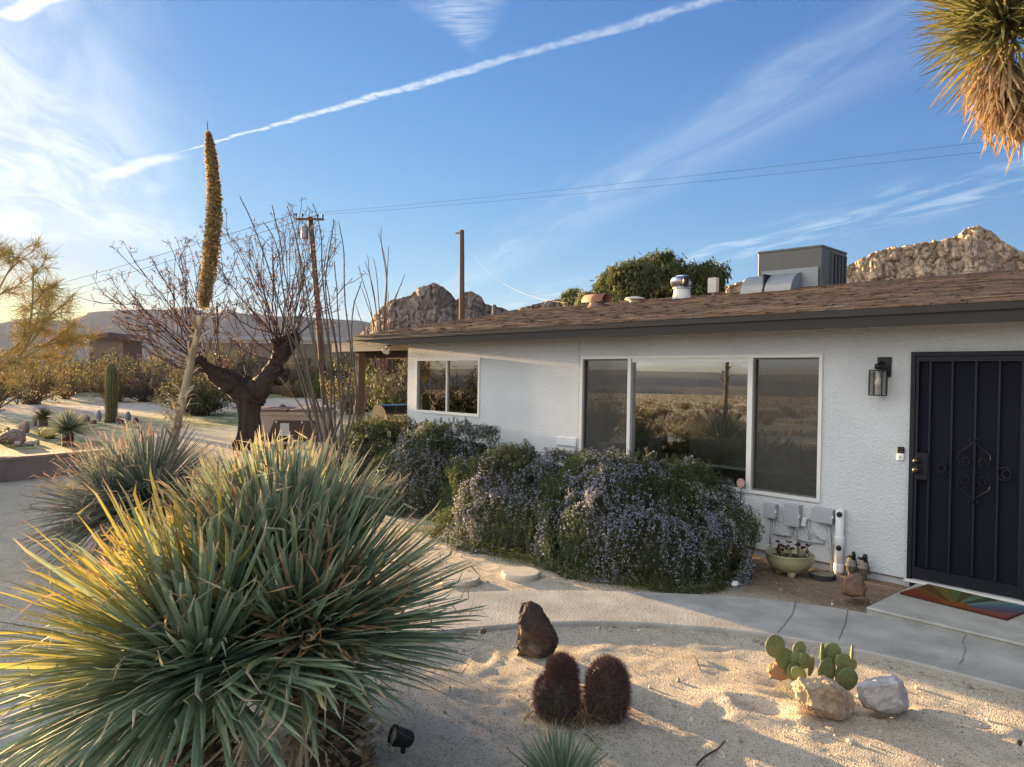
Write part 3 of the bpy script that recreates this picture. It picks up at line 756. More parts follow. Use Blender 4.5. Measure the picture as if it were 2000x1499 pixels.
mb = MB(); mb.tube([(-2.90, WY-.01, 2.03), (-2.90, WY-.07, 2.035), (-2.90, ly, 2.02), (-2.90, ly, 1.96)], .014, 8); mb.lathe([(0, .05), (.032, .05), (.034, 0), (0, 0)], (-2.90, ly, 1.968), 16); mb.build('arm', M_black, lamp, lo, True)
mb = MB()
for sx in (-1, 1): mb.box((-2.90+sx*hx, ly, (z0+z1)/2), (.003, .104, z1-z0-.02))
for sy in (-1, 1): mb.box((-2.90, ly+sy*hy, (z0+z1)/2), (.104, .003, z1-z0-.02))
mb.build('glass', M_clear, lamp, lo)
mb = MB(); mb.lathe([(.0, 0), (.018, .004), (.031, .03), (.03, .05), (.016, .085), (.014, .1)], (-2.90, ly, 1.80), 16); b_ = mb.build('bulb', mat('bulb_glass', (.75, .72, .66), .15, var=0, spec=.6), lamp, lo, True)
mb = MB(); mb.lathe([(.016, 0), (.016, .05), (0, .05)], (-2.90, ly, 1.90), 12); mb.build('socket', M_white, lamp, lo, True)

bo = (wy(1760, 887, WY)[0], WY, 1.17)
bell = thing('doorbell', 'small black and white video doorbell beside the dark door', 'doorbell', bo)
mb = MB(); mb.box((bo[0], WY-.013, bo[2]+.035), (.062, .028, .062), bev=.006); mb.build('camera_face', M_black, bell, bo)
mb = MB(); mb.box((bo[0], WY-.013, bo[2]-.029), (.062, .027, .064), bev=.006); f_ = mb.build('button_face', mat('bell_white', (.75, .75, .76), .35, var=0), bell, bo)
mb = MB(); mb.lathe([(.012, 0), (.016, .003), (.012, .004), (.0, .003)], (bo[0], WY-.027, bo[2]-.03), 16, axis=(0, -1, 0)); mb.build('button', M_boxpaint, f_, bo, True)

def ubox(pa, pb, dp, label):
    a, b = wy(*pa, WY-dp), wy(*pb, WY-dp); c = (a+b)/2
    t = thing('utility_box', label, 'utility box', (c[0], WY, c[2]), group='utility boxes under the picture window'); o = (c[0], WY, c[2])
    w_, h_ = b[0]-a[0], a[2]-b[2]
    mb = MB(); mb.box((c[0], WY-dp/2, c[2]), (w_*.94, dp, h_*.96), bev=.006); mb.build('housing', M_boxpaint, t, o)
    mb = MB(); mb.box((c[0], WY-dp-.006, c[2]), (w_, .014, h_), bev=.004); mb.build('cover', M_boxpaint, t, o)
    mb = MB(); mb.box((c[0]+w_*.5, WY-dp-.004, c[2]), (.012, .02, .03), bev=.002); mb.build('latch', M_white, t, o)
    return c, w_, h_
b1 = ubox((1492, 982), (1515, 1014), .07, 'smallest grey utility box, nearest the flowering shrub')
b2 = ubox((1532, 983), (1561, 1031), .075, 'tall grey utility box, middle of three under window')
b3 = ubox((1586, 991), (1626, 1025), .085, 'wide grey utility box beside the white upright pipe')
def pipe(pxs, r_, label, y=WY-.022):
    P = np.array([wy(*q, y) for q in pxs]); mb = MB()
    Q = [P[0]]
    for i in range(1, len(P)-1):
        a = unit(P[i-1]-P[i]); b = unit(P[i+1]-P[i]); rr_ = .025
        for t in np.linspace(0, 1, 5): Q.append((1-t)**2*(P[i]+a*rr_)+2*t*(1-t)*P[i]+t*t*(P[i]+b*rr_))
    Q.append(P[-1]); mb.tube(Q, r_, 10)
    for q in (Q[0], Q[-1]): mb.lathe([(0, -.012), (r_*1.25, -.012), (r_*1.25, .012), (0, .012)], q, 10)
    return top(mb, 'conduit_pipe', M_boxpaint, P[0], label, 'pipe', 'conduits below the utility boxes', smooth=True)
pipe([(1503, 1014), (1504, 1066)], .011, 'straight conduit dropping from smallest utility box behind planter')
pipe([(1511, 1014), (1512, 1044), (1546, 1047), (1547, 1030)], .011, 'U shaped conduit joining smallest and tall utility boxes')
pipe([(1554, 1032), (1555, 1054), (1580, 1058), (1607, 1061)], .011, 'L shaped conduit running right from tall utility box')
pipe([(1580, 1015), (1581, 1057)], .008, 'thin conduit rising between tall and wide utility boxes')
pipe([(1619, 1026), (1626, 1127)], .013, 'long slanting conduit from wide utility box down to the soil', WY-.03)
P = wy(1571, 1020, WY-.03)
ad = thing('power_adapter', 'little white power adapter hanging between the grey boxes', 'adapter', P)
mb = MB(); mb.box(P, (.05, .05, .095), bev=.008, rot=[[.97, 0, .2], [0, 1, 0], [-.2, 0, .97]]); mb.build('body', M_white, ad, P)
mb = MB(); t = np.linspace(0, 1, 20); mb.tube(np.c_[P[0]+.01+.07*t, np.full(20, WY-.03), P[2]-.05-.07*np.sin(t*2.4)], .004, 6); mb.build('cord', M_white, ad, P, True)
P = wy(1597, 1045, WY-.03); mb = MB(); a = np.linspace(0, 2*PI*4, 150)
mb.tube(np.c_[P[0]+.075*np.cos(a)*(1+.12*np.sin(a*.37)), WY-.035+.012*np.sin(a*.25*3), P[2]+.028*np.sin(a*2)*.6-.35*.075*np.cos(a)+.014*np.sin(a*.61)], .0042, 6)
top(mb, 'cable_coil', M_white, P, 'coil of white cable tied below the wide utility box', 'cable', smooth=True)
# fat white drain pipe
P = wy(1638, 1128, WY-.05); dpz = wy(1638, 994, WY-.05)[2]
dp = thing('drain_pipe', 'fat white upright plastic pipe on wall beside wide utility box', 'pipe', P)
mb = MB(); mb.lathe([(0, 0), (.042, 0), (.042, dpz-P[2]), (.036, dpz-P[2]), (.036, dpz-P[2]-.02), (0, dpz-P[2]-.02)], P, 20); mb.build('pipe', M_white, dp, P, True)
for z in (.33, .06): 
    mb = MB(); mb.lathe([(.049, 0), (.051, .01), (.051, .07), (.049, .08), (.042, .08)], P+np.array([0, 0, z]), 20); mb.build('coupling', M_white, dp, P, True)
for z in (dpz-P[2]-.05, .30):
    mb = MB(); mb.lathe([(.0, .012), (.02, .012), (.026, .01), (.027, -.004)], P+np.array([.012, -.04, z]), 14, axis=(.3, -1, 0)); mb.build('outlet', M_black, dp, P, True)
# irrigation valves
for px, py, lab in ((1663, 1122, 'left tan irrigation valve with black top, beside fat pipe'), (1686, 1126, 'right tan irrigation valve with black top, behind brown rock')):
    P = wy(px, py, WY-.12); P[2] = -.08
    t = thing('irrigation_valve', lab, 'valve', P, group='irrigation valves by the wall'); hh = .24
    mb = MB(); mb.lathe([(0, 0), (.03, 0), (.03, .07), (.046, .075), (.046, .12), (.056, .122), (.056, .145), (.046, .148), (.044, .185), (.034, .195), (.034, .205), (0, .205)], P, 14); mb.build('body', mat('valve_tan', (.17, .15, .125), .6, var=.3, vscale=30), t, P, True)
    mb = MB(); mb.lathe([(0, .19), (.019, .19), (.019, .262), (.014, .268), (0, .268)], P+np.array([.018, -.012, 0]), 12); mb.box(P+np.array([-.02, 0, .215]), (.06, .016, .02)); mb.box(P+np.array([.018, -.012, .235]), (.05, .02, .02)); mb.build('solenoid', M_black, t, P, True)
    mb = MB(); q = np.linspace(0, 1, 14); mb.tube(np.c_[P[0]+.02+.05*q, P[1]-.02+0*q, P[2]+.24-.16*q+.05*np.sin(q*PI)], .004, 5); mb.build('wire', M_black, t, P, True)

# ------------------------------------------------------------------ roof fittings
def onroof(px, py, y):
    p = wy(px, py, y); return np.array([p[0], y, EZ+(y-EY)*sl_])
ac = thing('rooftop_cooler', 'boxy grey rooftop air conditioner with duct behind the ridge', 'air conditioner', (-5.75, 11.9, 3.2)); AO = (-5.75, 11.9, 3.2)
A0 = wy(1477, 489, 11.15); A1 = wy(1605, 479, 11.25)
ztop = 3.93; ax0, ax1, ay0, ay1 = A0[0], A1[0], 11.2, 12.15
rza = math.radians(2.5)
mb = MB(); cx_, cy_ = (ax0+ax1)/2, (ay0+ay1)/2
mb.box((cx_, cy_, 3.53), (ax1-ax0, ay1-ay0, .78), bev=.01, rz=rza); mb.build('housing', M_acgrey, ac, AO)
mb = MB(); mb.box((cx_, cy_, 3.93), (ax1-ax0+.02, ay1-ay0+.02, .035), bev=.005, rz=rza); mb.build('lid', M_acgrey, ac, AO)
mb = MB(); ca, sa = math.cos(rza), math.sin(rza)
def acl(x, y, z): return (cx_+x*ca-y*sa, cy_+x*sa+y*ca, z)
hx_, hy_ = (ax1-ax0)/2, (ay1-ay0)/2
for i in range(5):
    mb.box(acl(hx_+.012, -.12+i*.135, 3.56), (.03, .022, .62), rz=rza)
mb.box(acl(hx_+.012, .15, 3.865), (.03, .58, .02), rz=rza); mb.box(acl(hx_+.012, .15, 3.24), (.03, .58, .02), rz=rza); mb.build('louvre_slats', M_acgrey, ac, AO)
mb = MB(); mb.box(acl(hx_+.002, .15, 3.55), (.012, .56, .62), rz=rza); mb.build('coil', M_black, ac, AO)
mb = MB(); mb.box((cx_+.05, ay0-.035, 3.40), (.92, .02, .42), rz=rza); mb.build('duct_flange', M_galv, ac, AO)
# rounded duct running down in front of the housing
for xo, w_ in ((-.42, .40), (.03, .46)):
    mb = MB(); n = 14; a = np.linspace(0, PI/2, n); rad = .36
    prof = [(ay0-.04-rad*np.sin(t), 3.18+rad*np.cos(t)) for t in a]+[(ay0-.04-rad, 2.95)]
    x0_, x1_ = cx_+xo-w_/2+.02, cx_+xo+w_/2
    V = [(x0_, y, z) for y, z in prof]+[(x1_, y, z) for y, z in prof]; k = len(prof)
    mb.add(V+[(x0_, ay0-.04, 2.95), (x1_, ay0-.04, 2.95)], [[i, i+1, k+i+1, k+i] for i in range(k-1)]+[[2*k]+list(range(k))[::-1], [2*k+1]+list(range(k, 2*k))])
    mb.build('duct', M_galv, ac, AO, False)
mb = MB(); mb.box((cx_-.205, ay0-.03-.17, 3.2), (.03, .33, .64)); mb.build('duct_seam', M_black, ac, AO)

P = onroof(1332, 577, 11.0); tv = thing('turbine_vent', 'shiny spinning turbine vent on white base atop the roof', 'roof vent', P)
mb = MB(); mb.lathe([(.17, -.05), (.165, .02), (.15, .06), (.14, .17), (0, .17)], P, 24); mb.build('base', mat('vent_base', (.62, .58, .5), .6, var=.15), tv, P, True)
mb = MB(); nf = 22
for i in range(nf):
    a0 = i*2*PI/nf; t = np.linspace(0, 1, 9); rr_ = .15+.055*np.sin(t*PI)**.8; rr_[-1] = .10; z = P[2]+.175+t*.21
    a = a0+t*.25; a2 = a+.20; ri = rr_-.03
    V = np.r_[np.c_[P[0]+rr_*np.cos(a), P[1]+rr_*np.sin(a), z], np.c_[P[0]+ri*np.cos(a2), P[1]+ri*np.sin(a2), z]]; j = np.arange(8)
    mb.add(V, np.stack([j, j+1, 9+j+1, 9+j], 1))
mb.build('fins', M_steel, tv, P, True)
mb = MB(); mb.lathe([(.11, .375), (.11, .392), (.06, .405), (0, .41)], P, 20); mb.lathe([(.155, .165), (.16, .17), (.16, .185), (.15, .185)], P, 20); mb.build('cap', M_steel, tv, P, True)
mb = MB(); mb.lathe([(.11, .17), (.11, .38)], P, 16); mb.build('core', M_black, tv, P, True)
P = onroof(1166, 600, 10.3); t = thing('chimney_pipe', 'brown pipe stub with half round terracotta cap on roof', 'roof vent', P)
mb = MB(); mb.lathe([(.19, -.02), (.15, .03), (.13, .14), (.0, .14)], P, 20); mb.build('collar', M_cream if False else mat('brown_collar', (.2, .12, .085), .7), t, P, True)
mb = MB(); a = np.linspace(-.1, PI+.1, 14); V = []
for x in (-.26, .24):
    for r_ in (.14, .125): V += [(P[0]+x, P[1]+r_*math.cos(q), P[2]+.10+r_*math.sin(q)) for q in a]
k = 14; Fq = [[i, i+1, 2*k+i+1, 2*k+i] for i in range(k-1)]+[[k+i, 3*k+i, 3*k+i+1, k+i+1] for i in range(k-1)]+[[i, k+i, k+i+1, i+1] for i in range(k-1)]+[[2*k+i, 2*k+i+1, 3*k+i+1, 3*k+i] for i in range(k-1)]
mb.add(V, Fq); mb.build('cap', M_terra, t, P, True)
P = onroof(1240, 585, 10.9); mb = MB(); mb.lathe([(.1, -.02), (.1, .05), (.19, .05), (.17, .08), (.08, .1), (0, .105)], P, 20); top(mb, 'mushroom_vent', M_cream, P, 'low cream mushroom vent on roof left of turbine', 'roof vent', smooth=True)
P = onroof(1393, 571, 11.1); t = thing('junction_box', 'small cream box on a stub pipe right of the turbine vent', 'junction box', P)
mb = MB(); mb.box(P+np.array([0, 0, .17]), (.17, .1, .26), bev=.01); mb.build('box', M_cream, t, P); mb = MB(); mb.tube([P-np.array([0, 0, .05]), P+np.array([0, 0, .06])], .025, 8); mb.build('stub', M_galv, t, P)
P = onroof(965, 615, 10.2); mb = MB(); mb.lathe([(.1, -.03), (.06, .02), (.045, .04), (.045, .22), (.035, .22), (.035, .16), (0, .16)], P, 14); top(mb, 'plumbing_vent', mat('vent_grey', (.13, .11, .1), .6), P, 'thin grey plumbing vent pipe near left end of roof', 'roof vent', smooth=True)

# ------------------------------------------------------------------ inside the picture window
tb = (-4.4, 8.75, 0)
table = thing('dining_table', 'dark dining table with pale top seen through the picture window', 'table', tb)
mb = MB(); mb.box((-4.4, 8.75, .74), (2.3, .95, .04), bev=.008); mb.build('tabletop', mat('pale_top', (.45, .42, .38), .3), table, tb)
mb = MB(); mb.box((-4.4, 8.75, .66), (2.1, .8, .11)); mb.build('apron', M_darkwood, table, tb)
for sx in (-1, 1):
    for sy in (-1, 1): mb = MB(); mb.box((-4.4+sx*1.02, 8.75+sy*.37, .32), (.08, .08, .64), bev=.006); mb.build('leg', M_darkwood, table, tb)
M_cane = mat('woven_cane', (.20, .12, .06), .7, bump=.5, bscale=90)
def chair(x, y, rz, label):
    t = thing('dining_chair', label, 'chair', (x, y, 0), rz, 'chairs round the dining table')
    mb = MB(); mb.box((0, 0, .45), (.46, .46, .06), bev=.015); mb.build('seat', M_cane, t)
    mb = MB()
    V = []; 
    for i in range(9):
        u_ = i/8-.5
        for z, wd, yo in ((.50, .43, .2), (.98, .5, .28)): V += [(u_*wd, yo-.05*(1-(2*u_)**2)+.05, z), (u_*wd, yo-.05*(1-(2*u_)**2)+.085, z)]
    Fq = []
    for i in range(8):
        b_ = i*4; Fq += [[b_, b_+4, b_+6, b_+2], [b_+1, b_+3, b_+7, b_+5], [b_+2, b_+6, b_+7, b_+3]]
    mb.add(V, Fq+[[0, 2, 3, 1], [32, 33, 35, 34]]); mb.build('backrest', M_cane, t)
    for sx in (-1, 1):
        for sy in (-1, 1): mb = MB(); mb.tube([(sx*.2, sy*.2, .43), (sx*.22, sy*.22, 0)], .02, 6); mb.build('leg', M_darkwood, t)
chair(-5.3, 9.55, 0.1, 'woven chair left of the other in picture window'); chair(-4.7, 9.55, -.15, 'woven chair right of centre in picture window'); chair(-6.1, 8.9, 1.2, 'woven chair farthest left behind the middle pane')
P = (-4.36, 8.45, .76); mb = MB(); mb.box((-4.36, 8.45, .775), (.2, .28, .03), bev=.003); top(mb, 'magazine_stack', M_white, P, 'white papers lying on the table behind glass', 'papers')
V1, F1 = ICO[2]; mb = MB(); mb.add(V1*np.array([.13, .1, .05])+np.array([-4.14, 8.6, .80])+.02*n3(V1, 3, 4)[:, None], F1); top(mb, 'pink_cloth', mat('pink_fabric', (.6, .05, .12), .8), (-4.14, 8.6, .76), 'crumpled pink cloth on the table behind glass', 'cloth', smooth=True)
mb = MB(); mb.box((-6.75, yb-.02, 1.72), (.5, .03, .42)); t = top(mb, 'wall_picture', M_darkwood, (-6.75, yb-.02, 1.5), 'dark framed picture hung on the back wall inside', 'picture')
mb = MB(); mb.box((-6.75, yb-.037, 1.72), (.42, .006, .34)); mb.build('picture_sheet', M_in, t, (-6.75, yb-.02, 1.5))

# ------------------------------------------------------------------ plants: builders
def straps(mb, B, D, L, W, droop, rs, base=(.30, .33, .22), mid=(.135, .19, .15), edge=(.20, .23, .11), tip=(.42, .32, .22), tipat=.86, M=11, curl=.0, fold=.3, yellow=None, wob=.009, twist=.32, taper=.55):
    N = len(B); D = unit(D); L = np.broadcast_to(np.asarray(L, float), (N,)); W = np.broadcast_to(np.asarray(W, float), (N,))
    droop = np.broadcast_to(np.asarray(droop, float), (N,)); curl = np.broadcast_to(np.asarray(curl, float), (N,)); tipat = np.broadcast_to(np.asarray(tipat, float), (N,))
    t = np.linspace(0, 1, M)
    g = np.array([0, 0, -1.0])
    S0 = np.cross(D, np.array([0, 0, 1.0])+rs.normal(0, .05, (N, 3))); S0 = unit(S0); N0 = np.cross(S0, D)
    ph = rs.uniform(0, 2*PI, N)
    P = B[:, None]+D[:, None]*(L[:, None]*t)[..., None]+g*((droop*L)[:, None]*t**2.2)[..., None]
    P = P+S0[:, None]*(np.sin(t*3.1*rs.uniform(.5, 1.6, N)[:, None]+ph[:, None])*wob*L[:, None]*t)[..., None]
    cw = np.clip((t[None]-tipat[:, None])/(1-tipat[:, None]+1e-3), 0, 1)
    ca = rs.uniform(0, 2*PI, N)
    cd = S0*np.cos(ca)[:, None]+N0*np.sin(ca)[:, None]
    P = P+cd[:, None]*(cw**2*curl[:, None]*L[:, None]*.14)[..., None]-D[:, None]*(cw**2*curl[:, None]*L[:, None]*.06)[..., None]
    T = unit(np.gradient(P, axis=1))
    a = rs.normal(0, twist, N)[:, None]+(t*rs.normal(0, .25, N)[:, None])+cw*curl[:, None]*rs.normal(0, 2.0, N)[:, None]
    S = S0[:, None]*np.cos(a)[..., None]+N0[:, None]*np.sin(a)[..., None]
    S = unit(S-T*np.sum(S*T, -1, keepdims=True)); Nn = np.cross(T, S)
    wd = W[:, None]*np.minimum(1, .75+t*2)*(1-t**2.2)**taper*(1-.25*cw)+.0008
    V = np.stack([P-S*wd[..., None]+Nn*(wd*fold)[..., None], P-Nn*(wd*0)[..., None], P+S*wd[..., None]+Nn*(wd*fold)[..., None]], 2)
    k = np.arange(N)[:, None, None]*M*3; i = np.arange(M-1)[None, :, None]*3; j = np.arange(2)[None, None]
    q = k+i+j
    Fq = np.stack([q, q+1, q+4, q+3], -1).reshape(-1, 4)
    br = rs.uniform(.75, 1.25, N)[:, None, None]
    base, mid, edge, tip = (np.asarray(x, float) for x in (base, mid, edge, tip))
    if yellow is None: yellow = np.zeros(N)
    tb_ = np.clip(t*5, 0, 1)[None, :, None]
    yl = (yellow[:, None]*np.clip((t[None]-.3)/.5, 0, 1))[..., None]
    mc = base*(1-tb_)+mid*tb_; mc = mc*(1-yl)+np.array([.55, .44, .05])*yl
    ec = base*(1-tb_)+edge*tb_; ec = ec*(1-yl)+np.array([.62, .47, .06])*yl
    cw_ = np.clip((t[None]-tipat[:, None]+.05)/.12, 0, 1)[..., None]
    tc_ = tip*rs.uniform(.6, 1.35, N)[:, None, None]*np.array([1, .95, .9])
    mc = (mc*br)*(1-cw_)+tc_*cw_; ec = (ec*br)*(1-cw_)+tc_*1.1*cw_
    Cc = np.stack([ec, mc, ec], 2)
    mb.add(V.reshape(-1, 3), Fq, Cc.reshape(-1, 3))
def cone_dirs(N, rs, el_lo, el_hi, az0=0, az1=2*PI, bias=1.0):
    a = rs.uniform(az0, az1, N)
    lo, hi = math.sin(el_lo), math.sin(el_hi)
    z = lo+(hi-lo)*rs.random(N)**bias; r_ = np.sqrt(1-z*z)
    return np.c_[r_*np.cos(a), r_*np.sin(a), z]
def cards(mb, P, D, L, W, col, rs):
    """little leaf quads: from P along D"""
    N = len(P); S = unit(np.cross(D, rs.normal(0, 1, (N, 3))))*np.asarray(W).reshape(-1, 1)
    L = np.asarray(L).reshape(-1, 1); Q = P+D*L
    Mi = P+D*L*.5
    V = np.stack([P, Mi+S, Q, Mi-S], 1).reshape(-1, 3)
    Fq = np.arange(N*4).reshape(N, 4)
    mb.add(V, Fq, np.repeat(np.broadcast_to(col, (N, 3)), 4, 0))
def strips(mb, A, Bp, r0_, r1_, col, view=None):
    """thin three sided twigs from A to Bp, many at once"""
    N = len(A); T = unit(Bp-A); S = unit(np.cross(T, [.3, .5, .8])); U2 = np.cross(T, S)
    V = []
    for P, r_ in ((A, r0_), (Bp, r1_)):
        r_ = np.broadcast_to(np.asarray(r_, float), (N,))[:, None]
        for k in range(3): V.append(P+(S*math.cos(k*2.094)+U2*math.sin(k*2.094))*r_)
    V = np.stack(V, 1).reshape(-1, 3); b = np.arange(N)[:, None]*6
    Fq = np.concatenate([b+np.array([[k, (k+1) % 3, 3+(k+1) % 3, 3+k]]) for k in range(3)])
    mb.add(V, Fq, np.repeat(np.broadcast_to(col, (N, 3)), 6, 0))

# ------------------------------------------------------------------ the big sotol in front
rs = np.random.default_rng(11)
sb = gnd(650, 1500); SO = np.array([sb[0], sb[1], GZ])
sotol = thing('sotol_plant', 'huge blue green sotol with many strap leaves filling the left foreground', 'sotol', SO)
hR = at(580, 1245, 3.55); hL = at(395, 1300, 3.3); hT = at(555, 1165, 3.75)
# trunk clothed in old leaf bases
def trunk(path, radii, name='trunk', N=520):
    mb = MB(); path = np.array(path); mb.tube(path, np.array(radii)*.8, 12, col=(.09, .06, .04))
    s = rs.random(N); P = np.stack([np.interp(s, np.linspace(0, 1, len(path)), path[:, k]) for k in range(3)], 1); rr_ = np.interp(s, np.linspace(0, 1, len(path)), radii)
    a = rs.uniform(0, 2*PI, N); o = np.c_[np.cos(a), np.sin(a), np.zeros(N)]
    straps(mb, P+o*rr_[:, None]*.75, o*.75+np.array([0, 0, 1.])*rs.uniform(-.1, .8, N)[:, None], rs.uniform(.05, .10, N), .017, .1, rs, base=(.36, .26, .17), mid=(.46, .34, .22), edge=(.52, .4, .27), tip=(.42, .31, .2), tipat=.6, M=4, taper=.3, twist=.3)
    return mb.build(name, M_strap, sotol, SO)
trunk([SO+[0, 0, -.05], SO+[-.02, .0, .25], hR+[.02, .02, -.05]], [.20, .19, .17], N=640)
gL = np.array([hL[0]+.05, hL[1], GZ]); trunk([gL, hL], [.16, .15], N=260)
def rosette(c, N, L, el, wd=.0132, rad=.10, droop=(.12, .42), name='leaf_rosette', az=(0, 2*PI), yel=None, tipat=(.86, .98), curl=.5, bias=.85, mid=None, squash=1.0):
    D = cone_dirs(N, rs, el[0], el[1], az[0], az[1], bias)
    if name == 'leaf_rosette' and squash < 1: D = D[~((D@cr > squash-1.2) & (D[:, 2] < -.04) & (D@cv < .4))]; N = len(D)
    el_ = np.arcsin(np.clip(D[:, 2], -1, 1))
    B = c+D*rad*np.array([1, 1, .6])-np.array([0, 0, .03])
    Ln = rs.uniform(L[0], L[1], N)
    dr = rs.uniform(droop[0], droop[1], N)*np.cos(el_)
    y = np.zeros(N)
    if yel is not None: y = yel(D)
    mb = MB()
    q = rs.random(N); m_ = np.array([.195, .275, .22]) if mid is None else np.asarray(mid)
    straps(mb, B, D, Ln, rs.uniform(.75, 1.15, N)*wd, dr, rs, mid=m_, edge=(.26, .31, .14), tipat=rs.uniform(tipat[0], tipat[1], N), curl=np.where(q < .5, rs.uniform(0, 2, N)*curl, .1), yellow=y, M=12)
    return mb.build(name, M_strap, sotol, SO)
lft = -cr; fwd = cv*np.array([1, 1, 0])
def sun_yelL(D):  # sun glow painted yellow into the leaves reaching left and up
    s = D@lft; e = D[:, 2]
    return np.clip((s-.02)*2.4, 0, 1)*np.clip((e-.12)*3, 0, 1)*(rs.random(len(D)) < .85)*rs.uniform(.55, 1, len(D))
def yelT(D): return (rs.random(len(D)) < .14)*rs.uniform(.1, .4, len(D))
rosette(hT, 900, (.62, .86), (R(44), R(89)), yel=yelT, bias=.9, droop=(.0, .08))
rosette(hR, 950, (.66, .92), (R(-24), R(66)), yel=yelT, droop=(.0, .16), squash=.95)
rosette(hL, 1150, (.66, .98), (R(-38), R(76)), yel=sun_yelL, droop=(.03, .28), squash=.98)
# dry, broken leaves facing the camera
c = at(610, 1215, 3.38); N = 210
Dd = cone_dirs(N, rs, R(5), R(85)); Dd = unit(Dd*np.array([1, 1, .9])-cv*.55+cr*.12)
mb = MB(); straps(mb, c+Dd*.05+rs.normal(0, .06, (N, 3)), Dd, rs.uniform(.26, .5, N), rs.uniform(.008, .012, N), rs.uniform(-.1, .15, N), rs, mid=(.16, .19, .12), edge=(.24, .24, .12), tip=(.33, .2, .10), tipat=rs.uniform(.45, .75, N), curl=rs.uniform(.4, 2.2, N), M=12)
o_ = mb.build('dry_leaves', M_strap, sotol, SO); o_['label'] = 'brown curled dry leaf tips'
c = at(420, 1190, 3.35); N = 170
Dd = unit(cone_dirs(N, rs, R(25), R(85))-cv*.05+lft*.25)
mb = MB(); straps(mb, c+rs.normal(0, .08, (N, 3)), Dd, rs.uniform(.4, .7, N), .0085, .05, rs, mid=(.2, .22, .09), edge=(.33, .3, .1), tip=(.38, .25, .14), tipat=rs.uniform(.62, .85, N), curl=rs.uniform(.2, 1.3, N), yellow=rs.uniform(0, .8, N))
o_ = mb.build('dry_leaves', M_strap, sotol, SO); o_['label'] = 'yellowed leaves with tan tips'
c = at(600, 1330, 3.3); N = 20
Dd = unit(-cv*.5+rs.normal(0, .5, (N, 3))+np.array([0, 0, -.25]))
mb = MB(); straps(mb, c+rs.normal(0, .05, (N, 3)), Dd, rs.uniform(.35, .7, N), .009, rs.uniform(.2, .6, N), rs, base=(.35, .27, .17), mid=(.33, .25, .15), edge=(.38, .3, .2), tip=(.45, .36, .25), tipat=.7, curl=rs.uniform(.4, 2, N))
o_ = mb.build('dead_leaves', M_strap, sotol, SO); o_['label'] = 'pale dead leaves hanging at the base'

# the second sotol, behind, with its flower stalk
c2 = at(290, 985, 7.4); S2 = np.array([c2[0], c2[1], GZ])
sot2 = thing('sotol_plant', 'grey green sotol with tall dried flower stalk behind the big one', 'sotol', S2)
mb = MB(); mb.tube([S2, S2+[0, 0, .3], c2], [.17, .18, .15], 12, col=(.1, .07, .05)); mb.build('trunk', M_bark, sot2, S2)
for cc, N, el in ((c2+np.array([0, 0, .02]), 900, (R(-20), R(88))), (c2-cr*.33-np.array([0, 0, .12]), 560, (R(-25), R(75)))):
    D = cone_dirs(N, rs, el[0], el[1]); mb = MB(); e_ = np.arcsin(D[:, 2])
    straps(mb, cc+D*.09, D, rs.uniform(.66, .92, N), rs.uniform(.008, .0115, N), rs.uniform(.02, .3, N)*np.cos(e_), rs, mid=(.17, .215, .19), edge=(.25, .27, .17), tip=(.40, .27, .2), tipat=rs.uniform(.72, .95, N), curl=rs.uniform(0, 1.2, N))
    mb.build('leaf_rosette', M_strap, sot2, S2)
skp = [at(px, py, 7.4) for px, py in ((322, 960), (335, 880), (350, 810), (365, 745), (381, 672), (397, 600))]
hdp = [at(px, py, 7.4) for px, py in ((397, 605), (408, 530), (417, 450), (419, 380), (414, 320), (407, 262), (403, 226))]
skp = resample(skp, 24); hdp = resample(hdp, 40)
mb = MB(); mb.tube(skp, np.linspace(.05, .03, len(skp)), 10, col=np.c_[np.linspace(.42, .36, len(skp)), np.linspace(.36, .27, len(skp)), np.linspace(.26, .17, len(skp))]*np.array([1, .98, .95]))
N = 80; i = rs.integers(3, len(skp)-1, N); a = rs.uniform(0, 2*PI, N); o = np.c_[np.cos(a), np.sin(a), np.zeros(N)]
straps(mb, skp[i]+o*.035, unit(o*.5+np.array([0, 0, 1])*rs.uniform(.2, 1.1, N)[:, None]), rs.uniform(.08, .27, N), rs.uniform(.010, .018, N), rs.uniform(-.1, .6, N), rs, base=(.4, .31, .2), mid=(.42, .34, .22), edge=(.45, .37, .25), tip=(.4, .3, .18), M=8, curl=1.2)
stalk = mb.build('flower_stalk', M_bark, sot2, S2, True)
mb = MB(); mb.tube(hdp, np.linspace(.028, .004, len(hdp)), 8, col=(.25, .16, .08))
N = 9000; u_ = rs.random(N)**.95*.93; ii = u_*(len(hdp)-1); P = np.stack([np.interp(ii, np.arange(len(hdp)), hdp[:, k]) for k in range(3)], 1)
rad = np.interp(u_, [0, .06, .3, .6, .85, .93], [.024, .042, .054, .048, .030, .009])
a = rs.uniform(0, 2*PI, N); o = np.c_[np.cos(a), np.sin(a), rs.normal(.1, .5, N)]; rr_ = rad*(.4+.85*rs.random(N)**.8)*(1+.18*np.sin(u_*140))
cards(mb, P+o*rr_[:, None], unit(o+rs.normal(0, .9, (N, 3))), rs.uniform(.016, .036, N), rs.uniform(.006, .013, N), np.array([.52, .37, .165])*rs.uniform(.35, 1.25, (N, 1)), rs)
mb.build('seed_head', M_leaf, stalk, S2)

